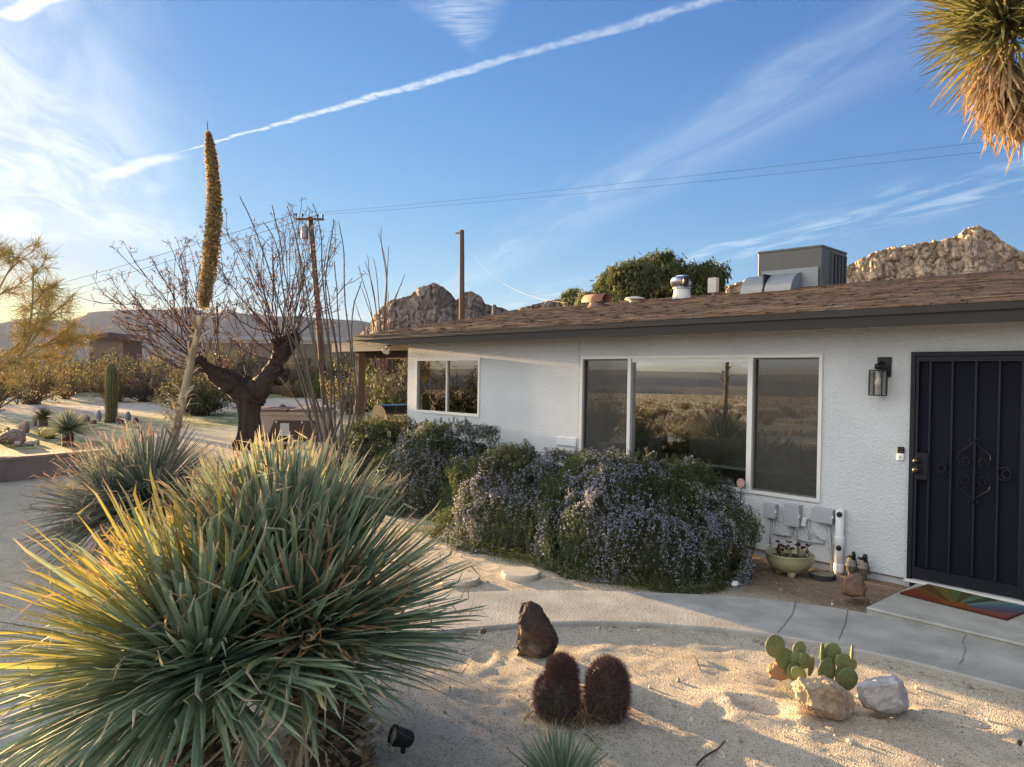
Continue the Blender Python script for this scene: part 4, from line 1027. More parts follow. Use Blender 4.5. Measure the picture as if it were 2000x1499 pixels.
# little agave at the bottom edge
rs = np.random.default_rng(5)
ab = gnd(1095, 1560); AG = np.array([ab[0], ab[1], GZ])
N = 150; D = cone_dirs(N, rs, R(22), R(88)); mb = MB()
straps(mb, AG+D*.04+[0, 0, .03], D, rs.uniform(.19, .30, N), rs.uniform(.006, .009, N), rs.uniform(0, .06, N), rs, mid=(.17, .23, .17), edge=(.26, .30, .16), tip=(.22, .16, .1), tipat=.95, M=8, fold=.5, wob=.008, taper=.8)
top(mb, 'yucca_plant', M_strap, AG, 'small green yucca with pointed leaves at the bottom edge of frame', 'yucca')
rs = np.random.default_rng(51)

# ------------------------------------------------------------------ rosemary shrubs along the wall
rs = np.random.default_rng(21)
M_core = mat('shrub_core', (.028, .03, .018), .95, var=.3, vscale=30)  # dark green-brown twig core behind the foliage
def rosemary(lab, c, rx, ry, h, N, seed, flow=.5, skew=0.0):
    rs = np.random.default_rng(seed); root = thing('rosemary_shrub', lab, 'shrub', (c[0], c[1], GZ), group='flowering shrubs along the wall'); o3 = np.array([c[0], c[1], GZ])
    def surf(u, v, k=1.0):          # u azimuth, v 0 (rim) .. 1 (top)
        el = v*PI/2; ce = np.cos(el)**.62; se = np.sin(el)**.85
        x = rx*ce*np.cos(u); y = ry*ce*np.sin(u); z = h*se
        b = 1+.22*(vnoise(u*2.3+7, v*4.0, seed)-.5)+.16*(vnoise(u*6+3, v*9, seed+2)-.5)
        return np.c_[x*b*k, y*b*k, z*b*k]
    # dark woody core
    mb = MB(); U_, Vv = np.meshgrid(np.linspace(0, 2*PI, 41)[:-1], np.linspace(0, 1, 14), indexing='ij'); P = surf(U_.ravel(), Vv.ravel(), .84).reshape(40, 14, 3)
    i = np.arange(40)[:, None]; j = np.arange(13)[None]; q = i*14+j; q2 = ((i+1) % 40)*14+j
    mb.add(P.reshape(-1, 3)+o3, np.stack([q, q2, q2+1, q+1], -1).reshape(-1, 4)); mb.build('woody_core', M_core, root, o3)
    u = rs.uniform(0, 2*PI, N); v = rs.random(N)**1.0*.98
    keep = np.sin(u) < .75; u, v = u[keep], v[keep]; N = len(u)
    K = 9; L = rs.uniform(.16, .40, N)*(.7+.5*(1-v))
    # strands follow the surface downwards from (u,v), tips lift a little
    t = np.linspace(0, 1, K)
    dv = (L/(h*1.35))[:, None]*t
    vv = np.clip(v[:, None]-dv, 0.0, 1); uu = u[:, None]+rs.normal(0, .12, N)[:, None]*t
    off = 1.0+rs.normal(0, .025, N)[:, None]+.05*np.sin(t*PI)[None]
    P = surf(uu.ravel(), vv.ravel()).reshape(N, K, 3)*off[..., None]
    topm = (v > .6)*(rs.random(N) < .3)   # upright shoots along the crest
    upd = unit(np.c_[np.cos(u)*.5, np.sin(u)*.5, np.full(N, 1.)]+rs.normal(0, .35, (N, 3)))
    P_up = P[:, :1]+upd[:, None]*(L*.38)[:, None, None]*t[None, :, None]
    P = np.where(topm[:, None, None], P_up, P)
    P[..., 2] = np.maximum(P[..., 2], .015+rs.random((N, 1))*.03)
    P = P+o3
    T = unit(np.gradient(P, axis=1))
    tone = vnoise(u*2.2+11, v*5, seed+8); fl_ = np.clip((vnoise(u*2.6+31, v*4, seed+4)-.36)*2.6, 0, 1)*flow*np.clip((vnoise(u*11+3, v*17, seed+6)-.22)*2.4, 0, 1)*1.25*np.clip(1.25-.9*topm, 0, 1)
    mbl, mbf = MB(), MB()
    n = 40
    for rep in range(n):
        s = rs.random(N)*(K-1.001); i0 = s.astype(int); f = (s-i0)[:, None]; k = np.arange(N)
        p = P[k, i0]*(1-f)+P[k, i0+1]*f; tt = T[k, i0]
        o = unit(rs.normal(0, 1, (N, 3))); d = unit(tt*.9+o*.9)
        out = unit(p-o3-np.array([0, 0, h*.3]))
        d = unit(d+out*.3)
        br = rs.uniform(.6, 1.35, N)*(.7+.6*tone)
        yl = (rs.random(N)*.4+(v < .12)*.5)[:, None]
        col = (np.array([.068, .098, .046])*(1-yl)+np.array([.125, .135, .035])*yl)*br[:, None]
        cards(mbl, p+o*.004, d, rs.uniform(.018, .034, N), rs.uniform(.0028, .0045, N), col, rs)
        if rep % 2 == 0:
            kf = rs.random(N) < fl_
            if kf.any():
                pf = p[kf]+o[kf]*.012+out[kf]*.014; nf = kf.sum(); g_ = rs.uniform(.75, 1.2, nf)[:, None]
                colf = np.array([.43, .41, .54])*g_*(1-.12*rs.random((nf, 1)))
                for _ in range(2): cards(mbf, pf, unit(rs.normal(0, 1, (nf, 3))+out[kf]*.5), rs.uniform(.010, .017, nf), rs.uniform(.005, .008, nf), colf, rs)
    mbl.build('foliage', M_leaf, root, o3)
    if mbf.n: mbf.build('flowers', M_leaf, root, o3)
    mb = MB(); sel = rs.choice(N, min(N, 300), False); strips(mb, P[sel, 0], P[sel, 4], .003, .0025, (.1, .07, .04)); strips(mb, P[sel, 4], P[sel, 8], .0025, .0012, (.09, .09, .04)); mb.build('branches', M_bark, root, o3)
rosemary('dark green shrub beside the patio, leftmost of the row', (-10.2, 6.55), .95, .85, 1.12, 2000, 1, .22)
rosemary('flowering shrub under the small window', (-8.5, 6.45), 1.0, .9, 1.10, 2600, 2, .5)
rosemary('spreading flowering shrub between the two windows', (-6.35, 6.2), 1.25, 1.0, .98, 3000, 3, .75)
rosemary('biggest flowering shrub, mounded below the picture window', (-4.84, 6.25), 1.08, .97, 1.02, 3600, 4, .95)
# low green fringe creeping at the feet of the shrubs
mb = MB(); rs = np.random.default_rng(8)
N = 9000; t = rs.random(N); e = np.array([(-7.6, 5.25), (-6.7, 5.15), (-5.8, 5.15), (-4.9, 5.2), (-4.2, 5.38), (-3.8, 5.7)]); q = t*(len(e)-1); P = np.c_[np.interp(q, range(len(e)), e[:, 0])+rs.normal(0, .12, N), np.interp(q, range(len(e)), e[:, 1])+rs.normal(.06, .08, N), np.full(N, GZ)+rs.random(N)**2*.10]
cards(mb, P, unit(rs.normal(0, 1, (N, 3))+[0, 0, .6]), rs.uniform(.015, .03, N), rs.uniform(.002, .004, N), np.c_[rs.uniform(.07, .15, N), rs.uniform(.09, .17, N), rs.uniform(.02, .05, N)], rs)
top(mb, 'ground_cover', M_leaf, (-5.5, 5.3, GZ), kind='stuff')

# ------------------------------------------------------------------ rocks
def hull_rock(name, pts, label, cat='rock', soft=.45, noise=.012, col=(.3, .22, .15), seed=0, cuts=4, sub=None, base=None, group=None, coarse=None, rough=22):
    import bmesh
    rr_ = np.random.default_rng(seed); bm = bmesh.new(); pts = np.array(pts)
    for p in pts: bm.verts.new(p)
    r_ = bmesh.ops.convex_hull(bm, input=bm.verts)
    bmesh.ops.delete(bm, geom=list({g for g in r_['geom_interior'] if isinstance(g, bmesh.types.BMVert)}), context='VERTS')
    for _ in range(cuts):
        bmesh.ops.triangulate(bm, faces=bm.faces[:]); 
        big = np.mean([e.calc_length() for e in bm.edges])
        bmesh.ops.subdivide_edges(bm, edges=[e for e in bm.edges if e.calc_length() > big*.6], cuts=1, use_grid_fill=True)
        if len(bm.faces) > 9000: break
    bmesh.ops.triangulate(bm, faces=bm.faces[:])
    bm.verts.index_update(); bm.normal_update()
    V = np.array([v.co[:] for v in bm.verts]); Nn = np.array([v.normal[:] for v in bm.verts]); Fc = np.array([[v.index for v in f.verts] for f in bm.faces])
    # soften the hull
    adj = [[e.other_vert(v).index for e in v.link_edges] for v in bm.verts]
    bm.free()
    for _ in range(1): V = V*(1-soft)+soft*np.array([V[a].mean(0) for a in adj])
    f0 = 1/(np.ptp(V, axis=0).max()+1e-6)
    d = noise*(1.5*n3(V, 2.6*f0, seed)+1.0*n3(V, 7*f0, seed+1)-.9*np.abs(n3(V, 11*f0, seed+2))+.45*n3(V, 24*f0, seed+2)+.25*n3(V, 50*f0, seed+3))
    V = V+Nn*d[:, None]
    c0 = np.array(col); cc = c0*(1+.35*n3(V, 5*f0, seed+7)[:, None]+.2*n3(V, 20*f0, seed+9)[:, None])
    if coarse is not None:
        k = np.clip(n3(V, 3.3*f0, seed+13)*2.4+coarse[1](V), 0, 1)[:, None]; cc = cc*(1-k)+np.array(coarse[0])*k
    lo_ = V[V[:, 2].argmin()]; b = np.array([V[:, 0].mean(), V[:, 1].mean(), V[:, 2].min()])
    mb = MB(); mb.add(V, Fc, np.clip(cc, .01, 1)); return top(mb, name, M_rock, b, label, cat, group, smooth=False)
def px_rock(name, sil, D, th, label, seed, **kw):
    """sil: outline in picture units, given real depth D and thickness th"""
    P = []; rr_ = np.random.default_rng(seed); cx = np.mean([s[0] for s in sil]); cy = np.mean([s[1] for s in sil])
    for px, py in sil:
        P.append(at(px, py, D+rr_.uniform(-.2, .2)*th)); 
        for k in (-1, 1): P.append(at(cx+(px-cx)*.72, cy+(py-cy)*.8, D+k*th*rr_.uniform(.35, .55)))
    P = np.array(P); P[:, 2] = np.maximum(P[:, 2], GZ-.04)
    return hull_rock(name, P, label, seed=seed, **kw)
g_ = gnd(1045, 1283); Ds = (g_-C0)@cv
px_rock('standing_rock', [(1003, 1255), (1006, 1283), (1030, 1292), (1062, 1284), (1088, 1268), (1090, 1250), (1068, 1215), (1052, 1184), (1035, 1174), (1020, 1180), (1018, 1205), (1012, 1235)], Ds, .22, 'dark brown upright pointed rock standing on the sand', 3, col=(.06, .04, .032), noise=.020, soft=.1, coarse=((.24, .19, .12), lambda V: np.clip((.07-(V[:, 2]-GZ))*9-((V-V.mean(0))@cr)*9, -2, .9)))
px_rock('boulder', [(1553, 1338), (1560, 1325), (1600, 1321), (1630, 1328), (1652, 1346), (1670, 1372), (1663, 1392), (1645, 1408), (1612, 1400), (1575, 1388), (1558, 1365)], 4.22, .26, 'tan angular rock in front of the prickly pear', 5, col=(.36, .27, .18), noise=.020, soft=.2)
px_rock('boulder', [(1676, 1365), (1672, 1340), (1690, 1325), (1745, 1315), (1764, 1330), (1778, 1358), (1778, 1385), (1755, 1396), (1715, 1397), (1685, 1385)], 4.25, .26, 'smooth grey rock right of the prickly pear', 6, col=(.34, .32, .31), noise=.009)
px_rock('boulder', [(1495, 1312), (1500, 1298), (1522, 1292), (1548, 1302), (1550, 1325), (1525, 1330), (1502, 1326)], 4.62, .18, 'small brown rock left of the prickly pear', 7, col=(.27, .16, .09), noise=.008)
px_rock('boulder', [(1640, 1160), (1646, 1128), (1665, 1122), (1686, 1128), (1692, 1150), (1690, 1166), (1660, 1169)], 6.42, .25, 'rust brown rock in front of the irrigation valves', 8, col=(.20, .115, .075), noise=.010)
px_rock('white_stone', [(1427, 1141), (1432, 1135), (1440, 1135), (1446, 1141), (1440, 1146), (1430, 1146)], 6.66, .06, 'small white stone at the shrub edge of the walkway', 9, col=(.7, .68, .64), noise=.003, cuts=2)
px_rock('pebble_stone', [(935, 1236), (938, 1228), (946, 1227), (951, 1233), (948, 1239), (939, 1240)], 5.1, .05, 'little dark stone left of the upright rock', 10, col=(.1, .075, .06), noise=.003, cuts=2)
px_rock('pebble_stone', [(1985, 1452), (1988, 1446), (1995, 1447), (1998, 1453), (1992, 1458)], 3.55, .04, 'little black stone at right edge of the sand', 12, col=(.05, .045, .045), noise=.003, cuts=2)

# stepping stones
for px, py, r_, lab in ((1017, 1127, .185, 'round pale stepping stone nearest the flowering shrubs'), (898, 1138, .19, 'round stepping stone partly hidden by the sotol leaves')):
    P = gnd(px, py); P[2] = GZ; mb = MB(); mb.lathe([(r_*.97, -.02), (r_, .03), (r_*.985, .047), (r_*.95, .054), (0, .055)], P, 30)
    top(mb, 'stepping_stone', mat('stepping_concrete', (.47, .42, .33), .9, var=.14, vscale=12, bump=.3, bscale=70), P, lab, 'stepping stone', 'round stepping stones', smooth=False)
P = gnd(1606, 1129, -.07); P[2] = -.085; mb = MB(); mb.lathe([(.125, -.02), (.125, .055), (.115, .06)], P, 26, col=(.03, .03, .03)); mb.lathe([(.115, .055), (0, .058)], P, 26, col=(.2, .19, .13))
top(mb, 'drain_cover', mat('cap_plastic', (1, 1, 1), .6, attr=True), P, 'dark round capped drain beside the planter bowl', 'drain cover')

# planter bowl with succulents
P = gnd(1542, 1122, -.075); P[2] = -.09; pot = thing('planter_bowl', 'olive glazed planter bowl on feet below the utility boxes', 'planter', P)
mb = MB(); mb.lathe([(0, .05), (.10, .045), (.17, .08), (.215, .14), (.228, .185), (.225, .215), (.232, .222), (.222, .23), (.205, .215), (.2, .17), (0, .165)], P, 32); mb.build('bowl', M_greenpot, pot, P, True)
for k in range(3):
    a = k*2.094-.9; mb = MB(); q = P+np.array([.10*math.cos(a), .10*math.sin(a), 0]); mb.lathe([(0, 0), (.03, 0), (.04, .03), (.05, .075), (0, .08)], q, 10); mb.build('foot', M_greenpot, pot, P, True)
mb = MB(); mb.lathe([(.2, .18), (.1, .19), (0, .19)], P, 24); mb.build('soil', mat('potting_soil', (.05, .035, .025), .95), pot, P)
rs = np.random.default_rng(3); mb = MB()
for k in range(26):
    a = rs.uniform(0, 2*PI); r_ = .18*math.sqrt(rs.random()); b = P+np.array([r_*math.cos(a), r_*math.sin(a), .185]); hh = rs.uniform(.05, .14)
    tp = b+np.array([rs.normal(0, .03), rs.normal(0, .03), hh]); mb.tube([b, (b+tp)/2+rs.normal(0, .008, 3), tp], [.006, .005, .004], 5, col=(.28, .2, .13))
    n = 10; D = cone_dirs(n, rs, R(0), R(80)); cards(mb, np.repeat(tp[None], n, 0), D, rs.uniform(.022, .038, n), .009, np.c_[rs.uniform(.05, .13, n), rs.uniform(.03, .05, n), rs.uniform(.025, .04, n)], rs)
top(mb, 'succulent_plant', M_leaf, P+np.array([0, 0, .18]), 'dark red succulents growing in the olive planter bowl', 'succulent')

# doormat: sunrise
corners = [gnd(1763, 1167, .012), gnd(1800, 1140, .012), gnd(1992, 1184, .012), gnd(1970, 1209, .012)]
mx0, mx1, my0, my1 = -2.46, -1.63, 6.80, 7.30
M_mat = mat('coir', (1, 1, 1), .98, attr=True, var=.25, vscale=160, bump=.9, bscale=350, spec=.05)
mb = MB(); pal = [(.24, .055, .035), (.23, .07, .03), (.22, .10, .03), (.13, .07, .03), (.2, .15, .045), (.13, .16, .06), (.12, .09, .05), (.14, .2, .12), (.07, .08, .06), (.17, .25, .2), (.12, .19, .22), (.09, .13, .16), (.13, .09, .13), (.2, .10, .11), (.26, .08, .07)]
nx_, ny_ = 96, 58; xs_ = np.linspace(mx0, mx1, nx_+1); ys_ = np.linspace(my0, my1, ny_+1); cxs = (mx0+mx1)/2+.02
for i in range(nx_):
    for j in range(ny_):
        x, y = (xs_[i]+xs_[i+1])/2, (ys_[j]+ys_[j+1])/2; dx, dy = x-cxs, y-(my0+.03)
        a = math.degrees(math.atan2(max(dy, 0), dx)); r_ = math.hypot(dx, dy)
        if r_ < .11: c = (.27, .095, .025)
        elif y < my0+.03: c = (.24, .055, .035) if x < cxs else (.24, .075, .065)
        else: c = pal[min(int((180-a)/180*15), 14)]
        if min(x-mx0, mx1-x, y-my0, my1-y) < .012: c = tuple(np.array(c)*.8)
        mb.add([(xs_[i], ys_[j], .017), (xs_[i+1], ys_[j], .017), (xs_[i+1], ys_[j+1], .017), (xs_[i], ys_[j+1], .017)], [[0, 1, 2, 3]], c)
mb.box(((mx0+mx1)/2, (my0+my1)/2, .008), (mx1-mx0, my1-my0, .0165), col=(.12, .05, .03))
dm = top(mb, 'doormat', M_mat, ((mx0+mx1)/2, (my0+my1)/2, 0), 'faded sunrise doormat with coloured rays before the door', 'doormat'); dm.rotation_euler = (0, 0, R(-7))

# sticks
for pl, r_, lab in ((((1356, 1499), (1380, 1478), (1405, 1458), (1421, 1440)), .007, 'dark curved twig on the sand at the bottom'), (((1352, 1277), (1362, 1295), (1370, 1312)), .005, 'short straight twig on the sand above the red cacti'), (((1133, 1432), (1160, 1448), (1180, 1470)), .004, 'thin dark twig lying below the red cacti')):
    P = resample([gnd(*q, z=GZ+.012) for q in pl], 10); P[:, 2] += .008*np.sin(np.linspace(0, 6, len(P))); mb = MB(); mb.tube(P, np.linspace(r_, r_*.5, len(P)), 6, col=(.07, .05, .04)); top(mb, 'twig', M_bark, P[0], lab, 'twig', smooth=True)

# ground spot light
P = gnd(787, 1470); P[2] = GZ; sl_o = thing('ground_spotlight', 'small black ground spotlight on the sand beside the sotol', 'spotlight', P)
ax = unit(-cr*.75-cv*.35+np.array([0, 0, .35])); cc = P+np.array([0, 0, .075])
mb = MB(); mb.lathe([(0, -.055), (.03, -.05), (.042, -.035), (.046, 0), (.05, .045), (.054, .05), (.054, .062), (.045, .062), (.043, .05), (0, .05)], cc, 20, axis=ax); mb.build('housing', M_black, sl_o, P, True)
mb = MB(); mb.lathe([(.043, .052), (0, .055)], cc, 20, axis=ax); mb.build('lens', mat('lens_grey', (.25, .25, .25), .2, var=0), sl_o, P, True)
mb = MB(); mb.tube([P-np.array([0, 0, .03]), P+np.array([0, 0, .05])], .012, 8); mb.build('stake', M_black, sl_o, P)

# ------------------------------------------------------------------ cacti in the bed
M_cactus = mat('cactus_skin', (1, 1, 1), .55, attr=True, var=.2, vscale=30, bump=.15, bscale=60, spec=.4)
rs = np.random.default_rng(31)
def barrel(lab, lobes, base, spn=7000):
    t = thing('barrel_cactus', lab, 'cactus', base, group='red barrel cacti'); V2, F2 = ICO[4]
    mb = MB(); ms = MB()
    for c, r_, h, tilt in lobes:
        ang = np.arctan2(V2[:, 1], V2[:, 0]); k = 1+.05*np.cos(ang*18)*np.sqrt(np.clip(1-V2[:, 2]**2, 0, 1))
        z = np.sign(V2[:, 2])*np.abs(V2[:, 2])**.9
        Q = np.c_[V2[:, 0]*r_*k, V2[:, 1]*r_*k, z*h]; Rm = rot_from(unit(np.array([0, 0, 1.])+tilt)); Q = Q@Rm.T+c
        mb.add(Q, F2, (.055, .05, .03))
        n = spn; i = rs.integers(0, len(V2), n); P = Q[i]; Nn = unit((P-c)/np.array([r_, r_, h])**1)
        Dd = unit(Nn*.8+rs.normal(0, .5, (n, 3))+np.array([0, 0, .12])); low = np.clip((P[:, 2]-base[2])/.2, 0, 1)[:, None]
        red = np.array([.19, .10, .085])*rs.uniform(.5, 1.6, (n, 1)); gr = np.array([.2, .15, .13])*rs.uniform(.5, 1.5, (n, 1)); col = np.where(rs.random((n, 1)) < .3+.6*low, red, gr)
        strips(ms, P, P+Dd*rs.uniform(.018, .046, n)[:, None], .0012, .0004, col)
    mb.build('body', M_cactus, t, base, True); ms.build('spines', M_leaf, t, base)
    return t
b_ = gnd(1090, 1400); b_[2] = GZ; Dp = (b_-C0)@cv
barrel('left red spined barrel cactus with a small head on its shoulder', [(at(1088, 1362, Dp), .115, .13, np.array([0, 0, 0])), (at(1098, 1318, Dp+.03), .072, .095, -cr*.15), ], b_)
b_ = gnd(1186, 1402); b_[2] = GZ; Dp2 = (b_-C0)@cv
barrel('right taller red spined barrel cactus leaning slightly', [(at(1186, 1352, Dp2), .108, .175, cr*.03)], b_, 10000)
mb = MB(); N = 420; P = np.array([gnd(1137+rs.normal(0, 40), 1398+rs.normal(0, 14)) for _ in range(N)]); P[:, 2] = GZ+rs.random(N)*.07; a = rs.uniform(0, 2*PI, N)
straps(mb, P, np.c_[np.cos(a), np.sin(a), rs.normal(0.15, .4, N)], rs.uniform(.04, .15, N), .0022, rs.uniform(-.4, .6, N), rs, base=(.25, .16, .08), mid=(.28, .19, .1), edge=(.28, .19, .1), tip=(.3, .22, .13), M=7, curl=1.5)
top(mb, 'dry_straw', M_strap, gnd(1137, 1398), kind='stuff')

def pads(lab, lst, base, D):
    t = thing('prickly_pear', lab, 'cactus', base, group='prickly pears among the rocks'); V2, F2 = ICO[4]
    for px, py, hw, hh, roll, yaw, dz in lst:
        c = at(px, py, D+dz); sx, sz = 1.15*hw/F_PX*D, 1.12*hh/F_PX*D
        u2 = V2.copy(); prof = 1-.18*np.clip(-u2[:, 2], 0, 1)**1.5
        ca, sa = math.cos(yaw), math.sin(yaw); fr = cr*ca+cv*np.array([1, 1, 0])*sa; nn_ = np.cross(fr, [0, 0, 1.]); upv = np.array([0, 0, 1.])
        cR, sR = math.cos(roll), math.sin(roll); A = fr*cR-upv*sR; B = upv*cR+fr*sR
        P = c+A*(u2[:, 0]*prof*sx)[:, None]+B*(u2[:, 2]*sz)[:, None]+nn_*(np.sign(u2[:, 1])*np.abs(u2[:, 1])**.8*min(sx, .03)*.36)[:, None]
        dots = np.clip((np.sin(u2[:, 0]*16+u2[:, 2]*6)*np.sin(u2[:, 2]*16-u2[:, 0]*6)-.55)*3, 0, 1)[:, None]
        gcol = np.array([.115, .15, .05])*rs.uniform(.8, 1.15)
        mb = MB(); mb.add(P+nn_*np.sign(u2[:, 1])[:, None]*dots*.002, F2, gcol*(1-dots*.5)+np.array([.3, .24, .13])*dots*.5)
        pd = mb.build('pad', M_cactus, t, base, True)
        n = 90; i = rs.integers(0, len(P), n); ms = MB(); nv = nn_*np.sign(u2[i, 1])[:, None]; strips(ms, P[i], P[i]+unit(nv+rs.normal(0, .45, (n, 3)))*rs.uniform(.006, .016, (n, 1)), .0007, .0003, (.5, .42, .28)); ms.build('spines', M_leaf, pd, base)
D5 = 4.5
b_ = gnd(1552, 1330); b_[2] = GZ
pads('left prickly pear with lit round pads, leaning left', [(1551, 1312, 15, 17, -.35, .3, .0), (1535, 1288, 17, 24, -.75, .15, .03), (1514, 1263, 18, 21, -.25, .2, .0), (1557, 1293, 17, 18, .3, -.3, .02), (1561, 1269, 12, 15, .05, .1, .04), (1572, 1291, 15, 13, .9, .4, .0), (1560, 1316, 14, 11, .7, -.2, -.08), (1584, 1302, 11, 17, .5, .8, .05)], b_, D5)
b_ = gnd(1625, 1335); b_[2] = GZ
pads('right prickly pear of upright darker pads behind tan rock', [(1615, 1312, 18, 26, .05, .3, .0), (1606, 1277, 11, 20, -.2, 1.0, .02), (1625, 1277, 15, 20, .1, -.2, .05), (1641, 1318, 13, 20, .15, .5, .02), (1646, 1292, 15, 14, .35, .1, .0), (1664, 1277, 7, 15, .2, 1.1, .03), (1664, 1300, 11, 11, .3, .4, .02), (1655, 1327, 17, 20, .12, -.1, -.08)], b_, D5)

# ------------------------------------------------------------------ Joshua tree reaching in from the right
rs = np.random.default_rng(17)
JB = at(2330, 749, 3.0); JB[2] = GZ
jt = thing('joshua_tree', 'Joshua tree head of spiky leaves over dead brown skirt, upper right', 'tree', JB)
jc = at(1972, 62, 2.9); axis = unit(-cr*.55+np.array([0, 0, .75])-cv*.15)
tr = resample([JB-[0, 0, .1], JB+[0, 0, 1.4], at(2230, 420, 3.0), at(2130, 250, 2.97), jc-axis*.02], 24)
mb = MB(); mb.tube(tr, np.linspace(.16, .06, len(tr)), 12, col=(.13, .09, .065)); mb.build('trunk', M_bark, jt, JB, True)
N = 1150; D = unit(rs.normal(0, 1, (N, 3))+axis*.75); k = D@axis > -.35; D = D[k]; N = len(D)
mb = MB(); straps(mb, jc+axis*rs.uniform(-.05, .12, N)[:, None]+D*.03, D, rs.uniform(.22, .335, N), rs.uniform(.0045, .007, N), rs.uniform(0, .10, N), rs, base=(.34, .30, .12), mid=(.20, .21, .075), edge=(.34, .31, .13), tip=(.16, .09, .05), tipat=.93, M=7, fold=.5, wob=.012, taper=.8, twist=.4)
mb.build('leaf_head', M_strap, jt, JB)
N = 900; s = rs.random(N)[:, None]; P = at(1948, 112, 2.9)*(1-s)+at(1995, 195, 2.93)*s
D = unit(rs.normal(0, .55, (N, 3))*np.array([1, 1, .5])+np.array([0, 0, -.95])-axis*.15)
mb = MB(); straps(mb, P+D*.02+rs.normal(0, .042, (N, 3)), D, rs.uniform(.10, .18, N), rs.uniform(.0035, .006, N), rs.uniform(0, .12, N), rs, base=(.36, .23, .11), mid=(.46, .32, .17), edge=(.52, .38, .22), tip=(.3, .2, .12), tipat=.93, M=7, fold=.5, taper=.8)
o_ = mb.build('dead_leaf_skirt', M_strap, jt, JB); o_['label'] = 'tan dead leaves hanging under the green head'

# ------------------------------------------------------------------ pruned bare tree
rs = np.random.default_rng(41)
TD = 18.5; tb_ = gnd(487, 852); TB = at(487, 850, TD); TB[2] = GZ-.02
tree = thing('bare_tree', 'pollarded bare tree with thick dark trunk and purple shoots', 'tree', TB)
def limb(px, rad, col=(.055, .038, .03), n=26, sides=12, jit=.0):
    P = resample([at(x, y, TD+d) for x, y, d in px], n); r_ = np.interp(np.linspace(0, 1, len(P)), np.linspace(0, 1, len(rad)), rad)
    r_ = r_*(1+.08*np.sin(np.linspace(0, 1, len(P))*7+rs.uniform(0, 6))); return P, r_
def rough_tube(mb, P, r_, n, col, seed, amp=.16):
    v0 = mb.n; mb.tube(P, r_, n, col=col); V = mb.V[-1]; k = len(P); ax = np.repeat(P, n, 0); a = np.tile(np.arange(n)*2*PI/n, k); s = np.repeat(np.r_[0, np.cumsum(np.linalg.norm(np.diff(P, axis=0), axis=1))], n)
    f = 1+amp*((vnoise(np.cos(a)*2.6+20, np.sin(a)*2.6+s*.9, seed)-.5)*1.6+(vnoise(np.cos(a)*7+40, np.sin(a)*7+s*1.6, seed+3)-.5)*1.1+(vnoise(a*0+s*4, a*0, seed+5)-.5)*.9)
    V[:] = ax+(V-ax)*f[:, None]; mb.C[-1][:] = mb.C[-1]*(.55+.9*vnoise(np.cos(a)*8+9, np.sin(a)*8+s*2.2, seed+7))[:, None]
mb = MB()
P, r_ = limb([(487, 870, 0), (487, 830, 0), (486, 790, 0), (490, 760, 0)], [.46, .38, .36, .42]); P = resample(P, 44); r_ = np.interp(np.linspace(0, 1, len(P)), [0, .12, .5, .8, 1], [.38, .30, .26, .31, .40]); P[0, 2] = GZ-.05; rough_tube(mb, P, r_, 40, (.046, .033, .026), 3, .22); mb.build('trunk', M_bark, tree, TB, True)
limbs = [([(488, 775, 0), (455, 750, -.1), (425, 737, -.4), (395, 715, -.8), (385, 700, -1.0)], [.34, .26, .2, .14, .13]), ([(490, 778, 0), (520, 745, 0), (540, 715, .2), (548, 690, .3), (545, 660, .3)], [.36, .27, .21, .17, .23]),
         ([(490, 775, 0), (480, 755, .5), (475, 740, .7)], [.25, .2, .2]), ([(535, 720, .2), (552, 700, .5), (566, 675, .8), (572, 655, 1)], [.16, .14, .13, .16]), ([(540, 745, .1), (556, 735, .2), (560, 725, .2)], [.14, .11, .08]), ([(430, 742, -.4), (410, 720, .1), (400, 700, .4)], [.12, .1, .09])]
for px, rad in limbs:
    P, r_ = limb(px, rad, n=34); P = P+np.cumsum(rs.normal(0, .012, P.shape), 0); mb = MB(); rough_tube(mb, P, r_, 22, (.043, .031, .025), int(rs.integers(99)), .3); mb.build('limb', M_bark, tree, TB, True)
mb = MB(); ml = MB()
def shoot(P0, P1, r0_, depth=0):
    n = 12; t = np.linspace(0, 1, n); L = np.linalg.norm(P1-P0); sag = rs.normal(0, .05, 3)*L
    P = P0+(P1-P0)*t[:, None]+np.sin(t*PI)[:, None]*(sag-np.array([0, 0, .07*L]))
    P = P+np.cumsum(rs.normal(0, .006*L, (n, 3)), 0)
    c = np.array([.085, .048, .05])*rs.uniform(.75, 1.25); mb.tube(P, np.linspace(r0_, max(r0_*.3, .005), n), 5 if depth == 0 else 4, col=c, cap=False)
    if depth < 2:
        for _ in range(rs.integers(3, 7) if depth == 0 else rs.integers(1, 4)):
            i = rs.integers(4, n-1); d = unit(unit(P[i]-P[i-1])+rs.normal(0, .42, 3)+np.array([0, 0, .15])); shoot(P[i], P[i]+d*L*rs.uniform(.15, .38), r0_*.5, depth+1)
    if depth >= 1 or True:
        m_ = rs.integers(2, 6); b = P[-1]+rs.normal(0, .05, (m_, 3)); strips(mb, np.repeat(P[-1:], m_, 0), b, .005, .004, (.12, .07, .06)); cards(ml, b, unit(rs.normal(0, 1, (m_, 3))), rs.uniform(.03, .06, m_), rs.uniform(.01, .02, m_), np.c_[rs.uniform(.15, .3, m_), rs.uniform(.1, .17, m_), rs.uniform(.07, .11, m_)], rs)
